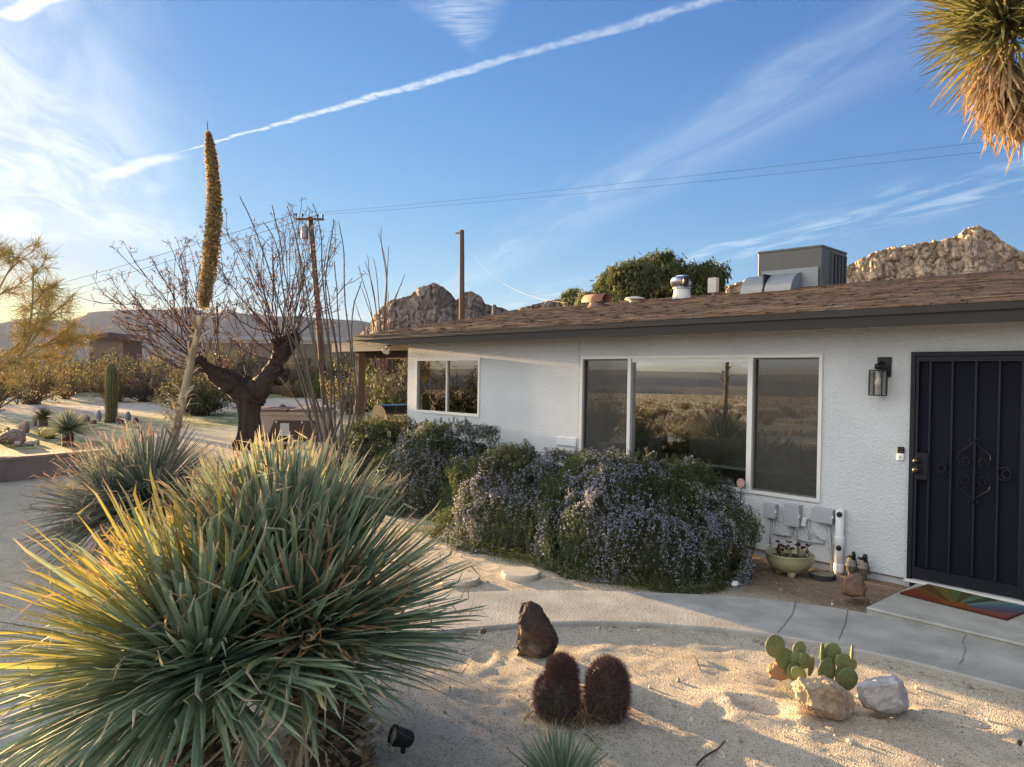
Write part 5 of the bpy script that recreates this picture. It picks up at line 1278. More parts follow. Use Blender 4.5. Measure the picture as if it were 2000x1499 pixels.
ends = [((390, 705), -.9, [(205, 580), (250, 585), (292, 520), (290, 600), (325, 500), (358, 495), (300, 560), (340, 550), (370, 540), (230, 640), (262, 650)]),
        ((430, 738), -.4, [(365, 520), (398, 480), (330, 590), (410, 560), (280, 650), (250, 610)]),
        ((546, 660), .3, [(440, 440), (462, 460), (480, 500), (500, 470), (520, 480), (545, 430), (560, 470), (600, 470), (425, 480), (455, 590), (610, 530)]),
        ((545, 700), .2, [(445, 520), (470, 560), (430, 600), (500, 560)]),
        ((570, 660), .9, [(630, 460), (650, 490), (600, 440), (620, 560), (660, 560), (585, 520), (640, 600)]),
        ((478, 742), .7, [(470, 640), (450, 660), (500, 640), (440, 690)])]
for (bx, by), dd, es in ends+ends[::2]:
    for ex, ey in es: shoot(at(bx+rs.normal(0, 6), by+rs.normal(0, 6), TD+dd), at(ex+rs.normal(0, 16), ey+rs.normal(0, 12), TD+dd+rs.normal(0, 1.1)), .018)
mb.build('shoots', M_bark, tree, TB); ml.build('withered_leaves', M_leaf, tree, TB)

# ------------------------------------------------------------------ ocotillos
def ocotillo(lab, base, D, canes, r0_, col, group='ocotillos'):
    b = at(base[0], base[1], D); B0 = np.array([b[0], b[1], GZ]); t = thing('ocotillo', lab, 'ocotillo', B0, group=group)
    for pl in canes:
        dd = rs.normal(0, .35); k = len(pl)
        P = [at(x, y, D+dd*(1-i/(k-1))) for i, (x, y) in enumerate(pl) if y < 835 or i < 2]; P = np.array(P[::-1])
        P = np.r_[[B0+rs.normal(0, .20, 3)*np.array([1, 1, 0])], P]; P = resample(P, 30); P += np.cumsum(rs.normal(0, .004, P.shape), 0)*np.linspace(0, 1, len(P))[:, None]
        mb = MB(); n = len(P); mb.tube(P, np.linspace(r0_, r0_*.32, n)*(1+.15*rs.random(n)), 6, col=np.array(col)*rs.uniform(.8, 1.25))
        q = 90; i = rs.integers(3, n-1, q); d = unit(rs.normal(0, 1, (q, 3))+np.array([0, 0, .2])); strips(mb, P[i]+rs.normal(0, .01, (q, 3)), P[i]+d*rs.uniform(.02, .04, q)[:, None], .003, .001, np.array(col)*.9)
        mb.build('cane', M_bark, t, B0, True)
ocotillo('tall bare ocotillo with long wavy grey canes before the patio', (655, 985), 11.5, [
    [(462, 362), (482, 405), (508, 465), (535, 560), (560, 640), (600, 790), (640, 900)], [(525, 378), (530, 400), (547, 460), (552, 530), (585, 640), (610, 760), (645, 900)], [(505, 418), (530, 450), (548, 480), (550, 560), (575, 650), (630, 850)],
    [(553, 380), (566, 400), (572, 420), (588, 500), (595, 600), (625, 720), (650, 880)], [(607, 380), (625, 425), (638, 460), (630, 520), (640, 620), (650, 760), (655, 900)], [(650, 405), (652, 430), (640, 500), (630, 560), (655, 660), (655, 850)],
    [(647, 415), (665, 460), (668, 500), (668, 590), (685, 690), (680, 780), (660, 900)], [(572, 430), (585, 480), (600, 560), (612, 650), (640, 800)], [(622, 490), (640, 560), (650, 640), (670, 760), (660, 880)],
    [(590, 500), (620, 560), (640, 650), (655, 760), (650, 880)], [(650, 490), (660, 560), (665, 700), (690, 800), (668, 900)], [(715, 535), (700, 570), (685, 610), (690, 700), (700, 800), (670, 905)],
    [(560, 640), (590, 700), (610, 780), (640, 890)], [(735, 680), (722, 730), (710, 800), (680, 900)], [(603, 500), (575, 600), (580, 700), (620, 830), (648, 905)], [(540, 730), (580, 780), (620, 850), (645, 910)], [(615, 590), (630, 690), (628, 800), (650, 905)]], .021, (.12, .10, .078))
ocotillo('reddish bare ocotillo rising behind the patio roof', (748, 815), 27.0, [
    [(735, 440), (745, 480), (755, 520), (755, 580), (750, 640), (748, 760)], [(745, 430), (742, 470), (757, 540), (752, 600), (750, 740)], [(757, 468), (757, 520), (750, 600), (748, 740)], [(717, 485), (722, 540), (735, 600), (745, 740)], [(708, 497), (725, 540), (735, 600), (744, 740)], [(696, 505), (705, 540), (725, 600), (740, 740)], [(722, 495), (732, 530), (740, 610), (746, 740)],
    [(795, 525), (780, 560), (765, 600), (752, 740)], [(790, 548), (770, 580), (755, 640), (750, 740)], [(703, 550), (720, 600), (735, 640), (744, 740)], [(760, 560), (755, 620), (750, 740)], [(690, 585), (710, 640), (738, 740)], [(770, 610), (762, 660), (752, 740)]], .034, (.15, .085, .065))

# ------------------------------------------------------------------ palo verde at the left edge
rs = np.random.default_rng(61)
PD = 15.0; PB = at(-150, 860, PD); PB[2] = GZ
pv = thing('palo_verde_tree', 'wispy golden desert tree leaning in from the left edge', 'tree', PB)
mbt, mbw, mbl = MB(), MB(), MB()
pl0 = resample([PB, at(-140, 800, PD), at(-120, 760, PD)], 10); mbt.tube(pl0, np.linspace(.16, .12, len(pl0)), 10, col=(.16, .15, .06)); mbt.build('trunk', M_bark, pv, PB, True)
def pvb(P, r0_, lvl):
    n = len(P); mbw.tube(P, np.linspace(r0_, r0_*.45, n), 5, col=np.array([.32, .265, .12])*rs.uniform(.8, 1.2), cap=False)
    L = np.linalg.norm(P[-1]-P[0])
    if lvl < 3:
        for _ in range([7, 5, 3][lvl]):
            i = rs.integers(n//4, n); dirn = unit(P[min(i, n-1)]-P[max(i-2, 0)]); d = unit(dirn+rs.normal(0, .5, 3)+np.array([0, 0, .12])); l = L*rs.uniform(.25, .5)*[.7, .8, .8][lvl]
            t = np.linspace(0, 1, 7)[:, None]; Q = P[i]+d*l*t+np.array([0, 0, -.1*l])*t**2+np.cumsum(rs.normal(0, .02*l, (7, 3)), 0); pvb(Q, r0_*.5, lvl+1)
    if lvl >= 2:
        q = 8; i = rs.integers(0, n, q); d = unit(unit(P[-1]-P[0])*.8+rs.normal(0, .7, (q, 3))); A = P[i]; B_ = A+d*rs.uniform(.12, .38, q)[:, None]
        strips(mbw, A, B_, .004, .002, np.c_[rs.uniform(.34, .5, q), rs.uniform(.27, .38, q), rs.uniform(.09, .14, q)])
        q2 = 10; k = rs.integers(0, q, q2); f = rs.random((q2, 1)); p = A[k]*(1-f)+B_[k]*f; cards(mbl, p, unit(rs.normal(0, 1, (q2, 3))), rs.uniform(.02, .045, q2), rs.uniform(.003, .006, q2), np.c_[rs.uniform(.4, .6, q2), rs.uniform(.3, .44, q2), rs.uniform(.08, .14, q2)], rs)
for pl in ([(-120, 770), (-40, 720), (30, 690), (70, 625), (62, 560), (66, 500)], [(-120, 770), (-20, 735), (60, 680), (90, 625), (118, 592)], [(-110, 765), (0, 720), (70, 690), (95, 668), (118, 655)], [(-120, 760), (-60, 660), (-20, 600), (10, 540), (30, 510)], [(-130, 750), (-90, 640), (-60, 560), (-20, 500)], [(-140, 750), (-200, 640), (-220, 560)], [(-110, 780), (-40, 745), (20, 720), (60, 670), (90, 560)]):
    pvb(resample([at(x, y, PD+rs.normal(0, .5)*(i > 1)) for i, (x, y) in enumerate(pl)], 14), .034, 0)
mbw.build('branches', M_bark, pv, PB); mbl.build('foliage', M_leaf, pv, PB)

# ------------------------------------------------------------------ desert garden on the left
rs = np.random.default_rng(71)
g0, g1, g2 = gnd(-260, 968), gnd(0, 941), gnd(215, 918)
gw = thing('garden_wall', 'low brown block garden wall at the left edge', 'wall', (g1[0], g1[1], GZ)); GO = np.array([g1[0], g1[1], GZ])
mb = MB(); mc = MB()
for a, b in ((g0, g1), (g1, g2)):
    d = (b-a)[:2]; L = np.linalg.norm(d); rz = math.atan2(d[1], d[0]); c = (a+b)/2
    mb.box((c[0], c[1], GZ+.16), (L+.02, .2, .40), rz=rz); mc.box((c[0], c[1], GZ+.385), (L+.03, .24, .05), rz=rz, bev=.008)
mb.build('block_course', M_block, gw, GO); mc.build('cap', mat('wall_cap', (.33, .24, .19), .85, var=.2), gw, GO)
# column cactus
D = 25.0; b = gnd(217, 826); b[2] = GZ; D = (b-C0)@cv; hh = (826-710)/F_PX*D
mb = MB(); n = 60; prof = [(.0, -.05), (.125, -.02), (.15, .1), (.17, hh*.35), (.175, hh*.6), (.16, hh*.85), (.13, hh*.95), (.07, hh*.99), (0, hh)]
ang = np.arange(n)*2*PI/n; rib = 1+.13*np.cos(ang*15); pr = np.array(prof)
V = np.stack([pr[:, 0][:, None]*np.cos(ang)*rib, pr[:, 0][:, None]*np.sin(ang)*rib, np.repeat(pr[:, 1][:, None], n, 1)], -1).reshape(-1, 3)+b
i = np.arange(len(prof)-1)[:, None]*n; j = np.arange(n)[None]; j2 = (j+1) % n
sag = thing('column_cactus', 'single ribbed column cactus standing among rocks by the road', 'cactus', b)
cc = np.array([.095, .095, .032])[None]*(1+.5*np.tile(np.cos(ang*15), len(prof)))[:, None]
mb.add(V, np.stack([i+j, i+j2, i+n+j2, i+n+j], -1).reshape(-1, 4), np.clip(cc, .02, 1)); mb.build('stem', M_cactus, sag, b, True)
mb = MB(); N = 2200; z = rs.uniform(.1, hh, N); rr_ = np.interp(z, pr[:, 1], pr[:, 0])*1.12; a = np.round(rs.random(N)*15)/15*2*PI+rs.normal(0, .04, N); P = np.c_[np.cos(a)*rr_, np.sin(a)*rr_, z]+b; strips(mb, P, P+unit(np.c_[np.cos(a), np.sin(a), 0*a]+rs.normal(0, .5, (N, 3)))*.06, .004, .002, (.42, .3, .14)); mb.build('spines', M_leaf, sag, b)
def yucca(lab, px, py, hpx, N, Lm, trunk_px, col, edge, elo=-35):
    b = gnd(px, py); b[2] = GZ; D = (b-C0)@cv; t = thing('yucca_plant', lab, 'yucca', b); c = b+np.array([0, 0, trunk_px/F_PX*D])
    mb = MB(); mb.tube([b-[0, 0, .05], (b+c)/2, c], [.13, .14, .10], 9, col=(.10, .07, .05)); mb.build('trunk', M_bark, t, b)
    Dd = cone_dirs(N, rs, R(elo), R(88)); mb = MB(); straps(mb, np.repeat(c[None], N, 0), Dd, rs.uniform(.8, 1.05, N)*Lm, .014, .04, rs, mid=col, edge=edge, tip=(.2, .14, .07), tipat=.95, M=5, wob=.01, taper=.8); mb.build('leaf_head', M_strap, t, b)
yucca('small dark yucca on a stubby trunk beside the golden barrel', 84, 836, 40, 170, .40, 22, (.08, .095, .04), (.17, .16, .06))
yucca('upright pale green yucca right of the golden barrel cactus', 132, 872, 80, 340, .62, 34, (.19, .23, .17), (.26, .29, .2), -22)
for px, py, r_, lab in ((96, 857, .2, 'golden barrel cactus on the left'), (86, 852, .16, 'smaller golden barrel cactus just behind the other')):
    b = gnd(px, py); b[2] = GZ; V2, F2 = ICO[4]; ang = np.arctan2(V2[:, 1], V2[:, 0]); k = 1+.06*np.cos(ang*16)*np.sqrt(np.clip(1-V2[:, 2]**2, 0, 1))
    mb = MB(); mb.add(V2*np.c_[k, k, np.full(len(k), .85)]*r_+b+[0, 0, r_*.75], F2, np.clip(np.array([.27, .24, .05])[None]*(1+.5*np.cos(ang*16))[:, None], .04, 1)); top(mb, 'golden_barrel_cactus', M_cactus, b, lab, 'cactus', smooth=True)
k = 0
for px, py, w_, h_, col, lab in ((27, 866, 55, 26, (.32, .24, .19), 'broad tan rock at the front of the left bed'), (47, 845, 24, 22, (.33, .23, .17), 'rounded pinkish rock beside the dark yucca'), (68, 832, 9, 17, (.16, .15, .16), 'narrow upright grey stone left of the dark yucca'),
        (167, 824, 22, 14, (.28, .22, .18), 'flat tan rock left of the column cactus'), (192, 822, 14, 20, (.28, .27, .28), 'pointed pale rock near the column cactus'), (183, 828, 14, 8, (.2, .09, .06), 'small rust rock between the two pale ones'), (207, 826, 10, 8, (.1, .08, .08), 'small dark rock at the column cactus foot'), (233, 828, 18, 14, (.12, .08, .08), 'dark rock right of the column cactus'), (250, 822, 13, 18, (.19, .18, .2), 'tall grey rock right of the column cactus'), (265, 827, 12, 12, (.11, .08, .07), 'last dark rock right of the column cactus'), (60, 870, 20, 9, (.42, .38, .34), 'low pale rock under the yucca'), (8, 865, 30, 18, (.34, .27, .22), 'tan rock cut by the left edge'), (36, 872, 18, 10, (.40, .36, .31), 'small pale rock at the bed edge'), (72, 868, 14, 9, (.40, .36, .32), 'pale rock before the golden barrel')):
    b = gnd(px, py); D = (b-C0)@cv; V2, F2 = ICO[3]; k += 1
    Q = V2*np.array([w_, w_*.8, h_])/F_PX*D*np.array([.5, .5, .62]); Q = Q*(1+.25*n3(V2*1.0, 1.6, 40+k)+.1*n3(V2, 4, 50+k))[:, None]; Q[:, 2] += h_/F_PX*D*.4
    mb = MB(); mb.add(Q+b, F2, np.array(col)*(1+.2*n3(V2, 3, k)[:, None])); top(mb, 'garden_rock', M_rock, b, lab, 'rock', 'rocks in the left cactus garden', smooth=True)

# ------------------------------------------------------------------ back yard: hot tub, table, grill
b = gnd(575, 857); D = (b-C0)@cv; b[2] = GZ; HT = b; rz = math.atan2(cr[1], cr[0])+.06
tub = thing('hot_tub', 'square tan hot tub with brown panel and rumpled folded cover', 'hot tub', b, rz)
W2 = (640-509)/F_PX*D; hT_ = .82
mb = MB()
k = 8; ring = []
def rsq(w_, z, r_=.18):
    P = []
    for sx, sy, a0 in ((1, 1, 0), (-1, 1, PI/2), (-1, -1, PI), (1, -1, 1.5*PI)):
        for q in range(6): a = a0+q/5*PI/2; P.append((sx*(w_/2-r_)+r_*math.cos(a), sy*(w_/2-r_)+r_*math.sin(a), z))
    return P
rings = [rsq(W2*.96, 0), rsq(W2, .1), rsq(W2, hT_*.85), rsq(W2*1.03, hT_*.9), rsq(W2*1.03, hT_), rsq(W2*.8, hT_)]
V = np.array(rings).reshape(-1, 3); n = 24; i = np.arange(5)[:, None]*n; j = np.arange(n)[None]; j2 = (j+1) % n
mb.add(V, np.stack([i+j, i+j2, i+n+j2, i+n+j], -1).reshape(-1, 4)); mb.build('shell', M_tub, tub)
mb = MB(); y = -W2/2-.012
mb.add([(-W2*.28, y, .04), (W2*.46, y, .04), (W2*.46, y, hT_*.72), (-W2*.16, y, hT_*.72), (-W2*.28, y-.02, .04), (W2*.46, y-.02, .04), (W2*.46, y-.02, hT_*.72), (-W2*.16, y-.02, hT_*.72)], [[4, 5, 6, 7], [7, 6, 2, 3], [4, 7, 3, 0], [5, 1, 2, 6]]); pn = mb.build('access_panel', M_tubd, tub)
mb = MB(); mb.box((-W2*.02, y-.026, .33), (.24, .006, .36)); mb.build('notice', M_white, pn)
mb = MB()
for q in range(5): mb.box((-W2*.02, y-.031, .46-q*.05), (.18-.03*(q % 2), .003, .012))
mb.build('notice_lines', mat('ink_grey', (.3, .3, .33), .8), pn)
for x, hx_ in ((-.26*W2, .5), (.26*W2, .48)):
    mb = MB(); u_, v_ = np.meshgrid(np.linspace(-.5, .5, 15), np.linspace(-.5, .5, 15), indexing='ij'); zz_ = hT_+.05+.05*np.cos(u_*PI)*np.cos(v_*PI)+.035*fbm(u_*4+x, v_*4, 3)
    V = np.stack([x+u_*W2*hx_, v_*W2*.98, zz_], -1).reshape(-1, 3); V2_ = V.copy(); V2_[:, 2] = hT_+.005; q = np.arange(225).reshape(15, 15)
    Fq = np.stack([q[:-1, :-1], q[1:, :-1], q[1:, 1:], q[:-1, 1:]], -1).reshape(-1, 4).tolist(); edge = list(q[:, 0])+list(q[-1, 1:])+list(q[::-1, -1][1:])+list(q[0, ::-1][1:-1])
    Fq += [[edge[e], edge[(e+1) % len(edge)], edge[(e+1) % len(edge)]+225, edge[e]+225] for e in range(len(edge))]
    mb.add(np.r_[V, V2_], Fq); mb.build('cover', M_tubcov, tub)
for x in (-.14, .22):
    mb = MB(); mb.lathe([(.03, 0), (.02, .012), (0, .015)], (x*W2, y-.021, hT_*.66), 10, axis=(0, -1, 0)); mb.build('panel_screw', M_alu, pn)
mb = MB(); P = np.array([HT[0], HT[1], hT_])+cr*-.25*W2+[0, 0, .08]; V2, F2 = ICO[2]
for q, (dx, s) in enumerate(((-.38, .10), (.55, .09))):
    P = HT+np.array([0, 0, hT_+.11+GZ*0])+cr*dx; mb = MB(); mb.add(V2*np.array([s*1.4, s, s*.7])*(1+.2*n3(V2, 2, q)[:, None])+P, F2, (.12, .09, .08)); top(mb, 'cover_weight', M_rock, P-np.array([0, 0, .07]), ('left', 'right')[q]+' dark rock weighing down the hot tub cover', 'rock', smooth=True)
D = 15.2; P = at(541, 862, D); TBo = np.array([P[0], P[1], GZ]); pt = thing('patio_table', 'low rough wooden table in front of the hot tub', 'table', TBo, rz)
ht = P[2]-GZ; mb = MB()
for q in range(5): mb.box((-.32+q*.16, 0, ht-.02), (.15, .62, .04), bev=.004)
mb.build('tabletop', M_tanwood, pt)
for sx in (-1, 1):
    for sy in (-1, 1): mb = MB(); mb.box((sx*.33, sy*.24, (ht-.04)/2), (.08, .08, ht-.04), bev=.004); mb.build('leg', M_darkwood, pt)
mb = MB(); mb.box((0, -.24, ht-.09), (.58, .03, .10)); mb.build('apron', M_darkwood, pt)
for dx, s, lab, col in ((-.2, .14, 'black crumpled bundle on left of the low table', (.03, .025, .025)), (.12, .11, 'dark pot lying on right of the low table', (.05, .035, .03)), (.27, .07, 'small white cup at right end of the low table', (.5, .48, .45))):
    b = TBo+cr*dx+np.array([0, 0, ht]); mb = MB()
    if s == .07: mb.lathe([(0, 0), (.035, 0), (.045, .12), (.04, .12), (.03, .01), (0, .01)], b, 16, col=col); nm = 'cup'
    elif s == .11: mb.lathe([(0, 0), (.09, 0), (.12, .05), (.11, .1), (.1, .1), (.1, .03), (0, .03)], b, 16, col=col); nm = 'pot'
    else: mb.add(V2*np.array([.2, .14, .07])*(1+.3*n3(V2, 2.5, 9)[:, None])+b+[0, 0, .06], F2, col); nm = 'dark_bundle'
    top(mb, nm, M_rock, b, lab, nm.replace('_', ' '), smooth=True)
# grill
D = 15.6; P = at(766, 818, D); GB = np.array([P[0], P[1], GZ]); gr = thing('barbecue_grill', 'barbecue grill with rounded black hood under the patio roof', 'grill', GB, rz+.7)
zt = at(766, 790, D)[2]-GZ; zs = at(766, 819, D)[2]-GZ
mb = MB(); n = 12; a = np.linspace(0, PI*.62, n); prof = [(-.28+.0, zs)]+[(-.28+.30-.30*math.cos(q), zs+.06+(zt-zs-.06)*math.sin(q)) for q in a]+[(.28, zs)]
k = len(prof); V = [(x, y, z) for x in (-.33, .55) for y, z in prof]
mb.add(V, [[i, i+1, k+i+1, k+i] for i in range(k-1)]); hood = mb.build('hood', mat('hood_black', (.022, .026, .035), .25, .4, var=.05, spec=.6), gr, None, True)
mb = MB(); mb.add([(-.335, y, z) for y, z in prof]+[(-.36, y, z) for y, z in prof], [list(range(k)), list(range(2*k-1, k-1, -1))]+[[i, k+i, k+i+1, i+1] for i in range(k-1)]); mb.build('end_cap', mat('end_cap_tan', (.42, .3, .17), .35, .3), gr)
mb = MB(); mb.box((.11, 0, zs-.06), (.88, .56, .12)); mb.build('firebox', mat('firebox_tan', (.26, .18, .1), .5, .2), gr)
mb = MB(); mb.box((.11, 0, (zs-.13)/2), (.84, .5, zs-.14)); mb.build('cabinet', M_black, gr)
mb = MB(); mb.box((-.55, 0, zs-.03), (.42, .48, .035)); mb.build('side_shelf', M_tanwood, gr)
mb = MB(); mb.tube([(-.2, -.33, zs+.1), (.45, -.33, zs+.1)], .015, 8); mb.build('handle', M_steel, gr)
# window-sill ornament
P = wy(1447, 944, WY-.06); mb = MB(); wo_ = thing('pinwheel_ornament', 'small round pink and white ornament leaning on the picture window', 'ornament', P)
nseg = 28
for i in range(nseg):
    a0, a1 = i*2*PI/nseg, (i+1)*2*PI/nseg
    for r_a, r_b in ((.0, .025), (.025, .05)):
        c = (.45, .12, .13) if (i//2+(r_a > 0)) % 2 else (.6, .5, .45); sh = .5
        mb.add([(P[0]+r_*math.cos(a+sh*r_*18), P[1], P[2]+r_*math.sin(a+sh*r_*18)) for r_, a in ((r_a, a0), (r_b, a0), (r_b, a1), (r_a, a1))], [[0, 1, 2, 3]], c)
mb.lathe([(.047, -.008), (.053, -.004), (.053, .004), (.047, .008)], P, 24, axis=(0, 1, 0), col=(.3, .2, .18)); mb.build('disc', mat('enamel', (1, 1, 1), .35, attr=True, spec=.5), wo_, P)
mb = MB(); mb.tube([P+[0, .005, -.05], P+[0.01, -.02, -.6]], .005, 6); mb.build('rod', M_black, wo_, P)

# ------------------------------------------------------------------ utility poles and wires
def pole(lab, top_px, bot_px, D, r_):
    t = at(*top_px, D); q = at(*bot_px, D); d = (t-q)/(t[2]-q[2]); b = q+d*(GZ-q[2]-.0); root = thing('utility_pole', lab, 'utility pole', b)
    mb = MB(); mb.tube([b-[0, 0, .3], b+(t-b)*.5, t], [r_*1.2, r_*1.05, r_*.85], 10); mb.build('shaft', M_poleW, root, b, True); return root, b, t
p1, pb1, pt1 = pole('tall utility pole with crossarm and transformer behind bare tree', (606, 424), (627, 680), 45.0, .17)
ad_ = unit(cr+np.array([0, 0, -.045])); ca_ = pt1+np.array([0, 0, -.18])-cv*.2
mb = MB(); mb.box(ca_, (1.75, .11, .13), rz=math.atan2(ad_[1], ad_[0])); mb.build('crossarm', M_poleW, p1, pb1)
for s in (-1, 1):
    mb = MB(); mb.tube([ca_+ad_*s*.55, pt1+np.array([0, 0, -.75])-cv*.16], .025, 5); mb.build('brace', M_galv, p1, pb1)
ins = []
for s in (-.8, -.42, .5, .8):
    q = ca_+ad_*s+[0, 0, .07]; ins.append(q+[0, 0, .22]); mb = MB(); mb.lathe([(.02, 0), (.02, .06), (.06, .07), (.055, .15), (.075, .16), (.05, .24), (0, .25)], q, 8); mb.build('insulator', mat('porcelain', (.12, .09, .08), .3, var=0) if s < -.7 else bpy.data.materials['porcelain'], p1, pb1, True)
mb = MB(); q = pt1+[0, 0, -1.35]-cr*.32; mb.lathe([(0, 0), (.2, .02), (.22, .1), (.22, .7), (.18, .78), (0, .8)], q, 12); mb.lathe([(.04, .78), (.03, .95), (0, .96)], q, 8); mb.build('transformer', M_galv, p1, pb1, True)
p2, pb2, pt2 = pole('plain utility pole rising right behind the house roof', (902, 450), (902, 620), 30.0, .11)
mb = MB(); mb.box(pt2-[0, 0, .12]-cr*.1, (.3, .06, .08), rz=math.atan2(cr[1], cr[0])); mb.build('bracket', M_galv, p2, pb2)
p3, pb3, pt3 = pole('distant thin utility pole seen through the bare tree', (424, 598), (426, 662), 130.0, .2)
p4, pb4, pt4 = pole('far utility pole near the left hills', (372, 610), (372, 660), 170.0, .2)
def wire(A, B_, sag, r_, lab, n=40, nm='overhead_wire', mt=None, grp='overhead wires'):
    t = np.linspace(0, 1, n)[:, None]; P = A+(B_-A)*t-np.array([0, 0, 1.])*sag*4*t*(1-t); mb = MB(); mb.tube(P, r_, 5)
    return top(mb, nm, mt or M_wire, A, lab, 'wire', grp, smooth=True)
E1 = at(2600, 193, 24); E2 = at(2600, 219, 24)
wire(ins[1], E1, .25, .006, 'upper power line from the pole rightward across the sky'); wire(ins[3], E2, .25, .006, 'lower power line from the pole rightward across the sky')
wire(ins[0], at(-300, 645, 130), 1.0, .016, 'upper power line from the pole to the left horizon'); wire(ins[2], at(-300, 668, 130), 1.0, .016, 'lower power line from the pole to the left horizon')
wire(pt2-[0, 0, .45], at(690, 625, 42), .55, .0045, 'service cable from the plain pole down to the left', grp=None)
wire(pt2-[0, 0, .45]+cr*.1, wy(1112, 592, 10.6), .55, .0042, 'pale twisted service cable from plain pole to the roof', mt=M_wire, grp=None)

# ------------------------------------------------------------------ scrub, trees and far houses
rs = np.random.default_rng(81)
def bush_mesh(seed, n=2600, col=(.12, .11, .04), spread=1.0, leaf=.05, tw=(.12, .08, .05), twn=60, up=.9):
    rr_ = np.random.default_rng(seed); ml, mt = MB(), MB()
    k = 46; d = unit(np.c_[rr_.normal(0, .75*spread, (k, 2)), rr_.uniform(.35, 1.2, k)]); Lk = rr_.uniform(.55, 1.05, k); tip = d*Lk[:, None]
    A = np.repeat(np.zeros((1, 3)), k, 0)+rr_.normal(0, .08, (k, 3))*[1, 1, 0]; strips(mt, A, tip, .014, .005, tw)
    i = rr_.integers(0, k, twn*4); f = rr_.uniform(.3, 1, (twn*4, 1)); a = A[i]*(1-f)+tip[i]*f; b = a+unit(d[i]+rr_.normal(0, .6, (twn*4, 3)))*rr_.uniform(.08, .28, (twn*4, 1)); strips(mt, a, b, .006, .002, tw)
    m_ = rr_.integers(0, twn*4, n); f = rr_.random((n, 1)); p = a[m_]*(1-f)+b[m_]*f+rr_.normal(0, .05, (n, 3)); p[:, 2] = np.abs(p[:, 2])
    tone = .75+.5*vnoise(p[:, 0]*5+9, p[:, 1]*5+p[:, 2]*4, seed); c = np.array(col)*(rr_.uniform(.6, 1.4, n)*tone)[:, None]*np.array([1, 1, 1])
    c = c*(1+np.c_[rr_.normal(0, .12, n), rr_.normal(0, .06, n), rr_.normal(0, .1, n)])
    cards(ml, p, unit(rr_.normal(0, 1, (n, 3))+[0, 0, .3]), rr_.uniform(.5, 1.3, n)*leaf, rr_.uniform(.3, .5, n)*leaf, np.clip(c, .01, 1), rr_); return ml, mt
KINDS = []
for s, col, leaf, lab, tw in ((1, (.125, .115, .06), .045, 'olive tan creosote bush in the scrub', (.14, .1, .06)), (2, (.18, .145, .068), .04, 'golden dry bush in the scrub', (.2, .13, .07)), (3, (.075, .085, .035), .05, 'dark green bush in the scrub', (.09, .06, .04)), (4, (.115, .095, .078), .03, 'grey brown leafless bush in the scrub', (.13, .09, .08)), (5, (.11, .13, .04), .05, 'green bush in the scrub', (.1, .08, .04))):
    ml, mt = bush_mesh(s, 2600 if s != 4 else 1300, col, 1.0, leaf, tw, 60 if s != 4 else 130)
    KINDS.append([ml, mt, lab, None])
def bush(kind, P, wid, hgt, label, rz=None, grp='scrub bushes'):
    K = KINDS[kind]
    if K[3] is None:
        t = thing('desert_bush', label, 'bush', P, 0, grp); K[0].build('foliage', M_leaf, t); K[1].build('branches', M_bark, t); K[3] = t
    else:
        t = copy_tree(K[3]); t['label'] = label; t['group'] = grp
    t.location = tuple(float(x) for x in P); t.scale = (wid, wid, hgt); t.rotation_euler = (0, 0, rs.uniform(0, 6.28) if rz is None else rz); return t
def bpx(kind, px, py, hpx, wpx, label, grp='scrub bushes'):
    b = gnd(px, py); b[2] = GZ; D = (b-C0)@cv; return bush(kind, b, wpx/F_PX*D*.62, hpx/F_PX*D*1.0, label, grp=grp)
for kd, px, py, h_, w_, lab in ((3, 285, 785, 85, 130, 'big grey brown bush behind the column cactus'), (2, 250, 775, 95, 90, 'dark olive bush left behind the column cactus'), (0, 200, 765, 80, 110, 'olive bush beside the dirt road left of the column cactus'), (1, 330, 780, 95, 120, 'golden bush between stalk and column cactus'), (3, 370, 778, 90, 90, 'leafless bush right behind the flower stalk'), (4, 158, 715, 46, 60, 'round bright green bush on the far left'), (1, 60, 790, 110, 160, 'golden bush under the wispy tree'), (1, -20, 800, 130, 150, 'golden bush cut by the left frame edge'), (2, 765, 838, 130, 120, 'dark green bush seen under the patio roof'), (4, 735, 790, 85, 90, 'green bush behind the patio post'), (0, 800, 795, 110, 90, 'olive bush behind the grill'), (3, 445, 765, 80, 110, 'brown leafless bush left of the bare tree trunk'), (0, 600, 745, 60, 120, 'olive bush behind the hot tub'), (1, 540, 748, 66, 100, 'tan bush behind the bare tree'), (4, 720, 640, 50, 90, 'pale green bush above the patio roof'), (1, 770, 655, 50, 70, 'golden bush above the patio roof'), (3, 655, 745, 55, 90, 'grey bush right behind the ocotillo'), (2, 130, 705, 30, 60, 'low dark bush on the far left')):
    bpx(kd, px, py, h_, w_, lab)
# a scatter of scrub out to the hills, drawn from the same kinds
n = 0
for _ in range(400):
    px = rs.uniform(-420, 800); d = 32*(7**rs.random()); 
    b = C0+(ray(px, 725))*d; b[2] = GZ
    if dist_poly(np.array([b[0]]), np.array([b[1]]), RD)[0] < 5.5: continue
    if d < 50 and 430 < px < 640: continue
    kd = int(rs.choice([0, 0, 1, 1, 3, 2, 4])); hs = rs.uniform(1.1, 2.6)
    bush(kd, b, hs*rs.uniform(.7, 1.1), hs, KINDS[kd][2]+' beyond the dirt road', grp=KINDS[kd][2].replace(' bush in the scrub', '')+' bushes beyond the road'); n += 1
    if n >= 130: break
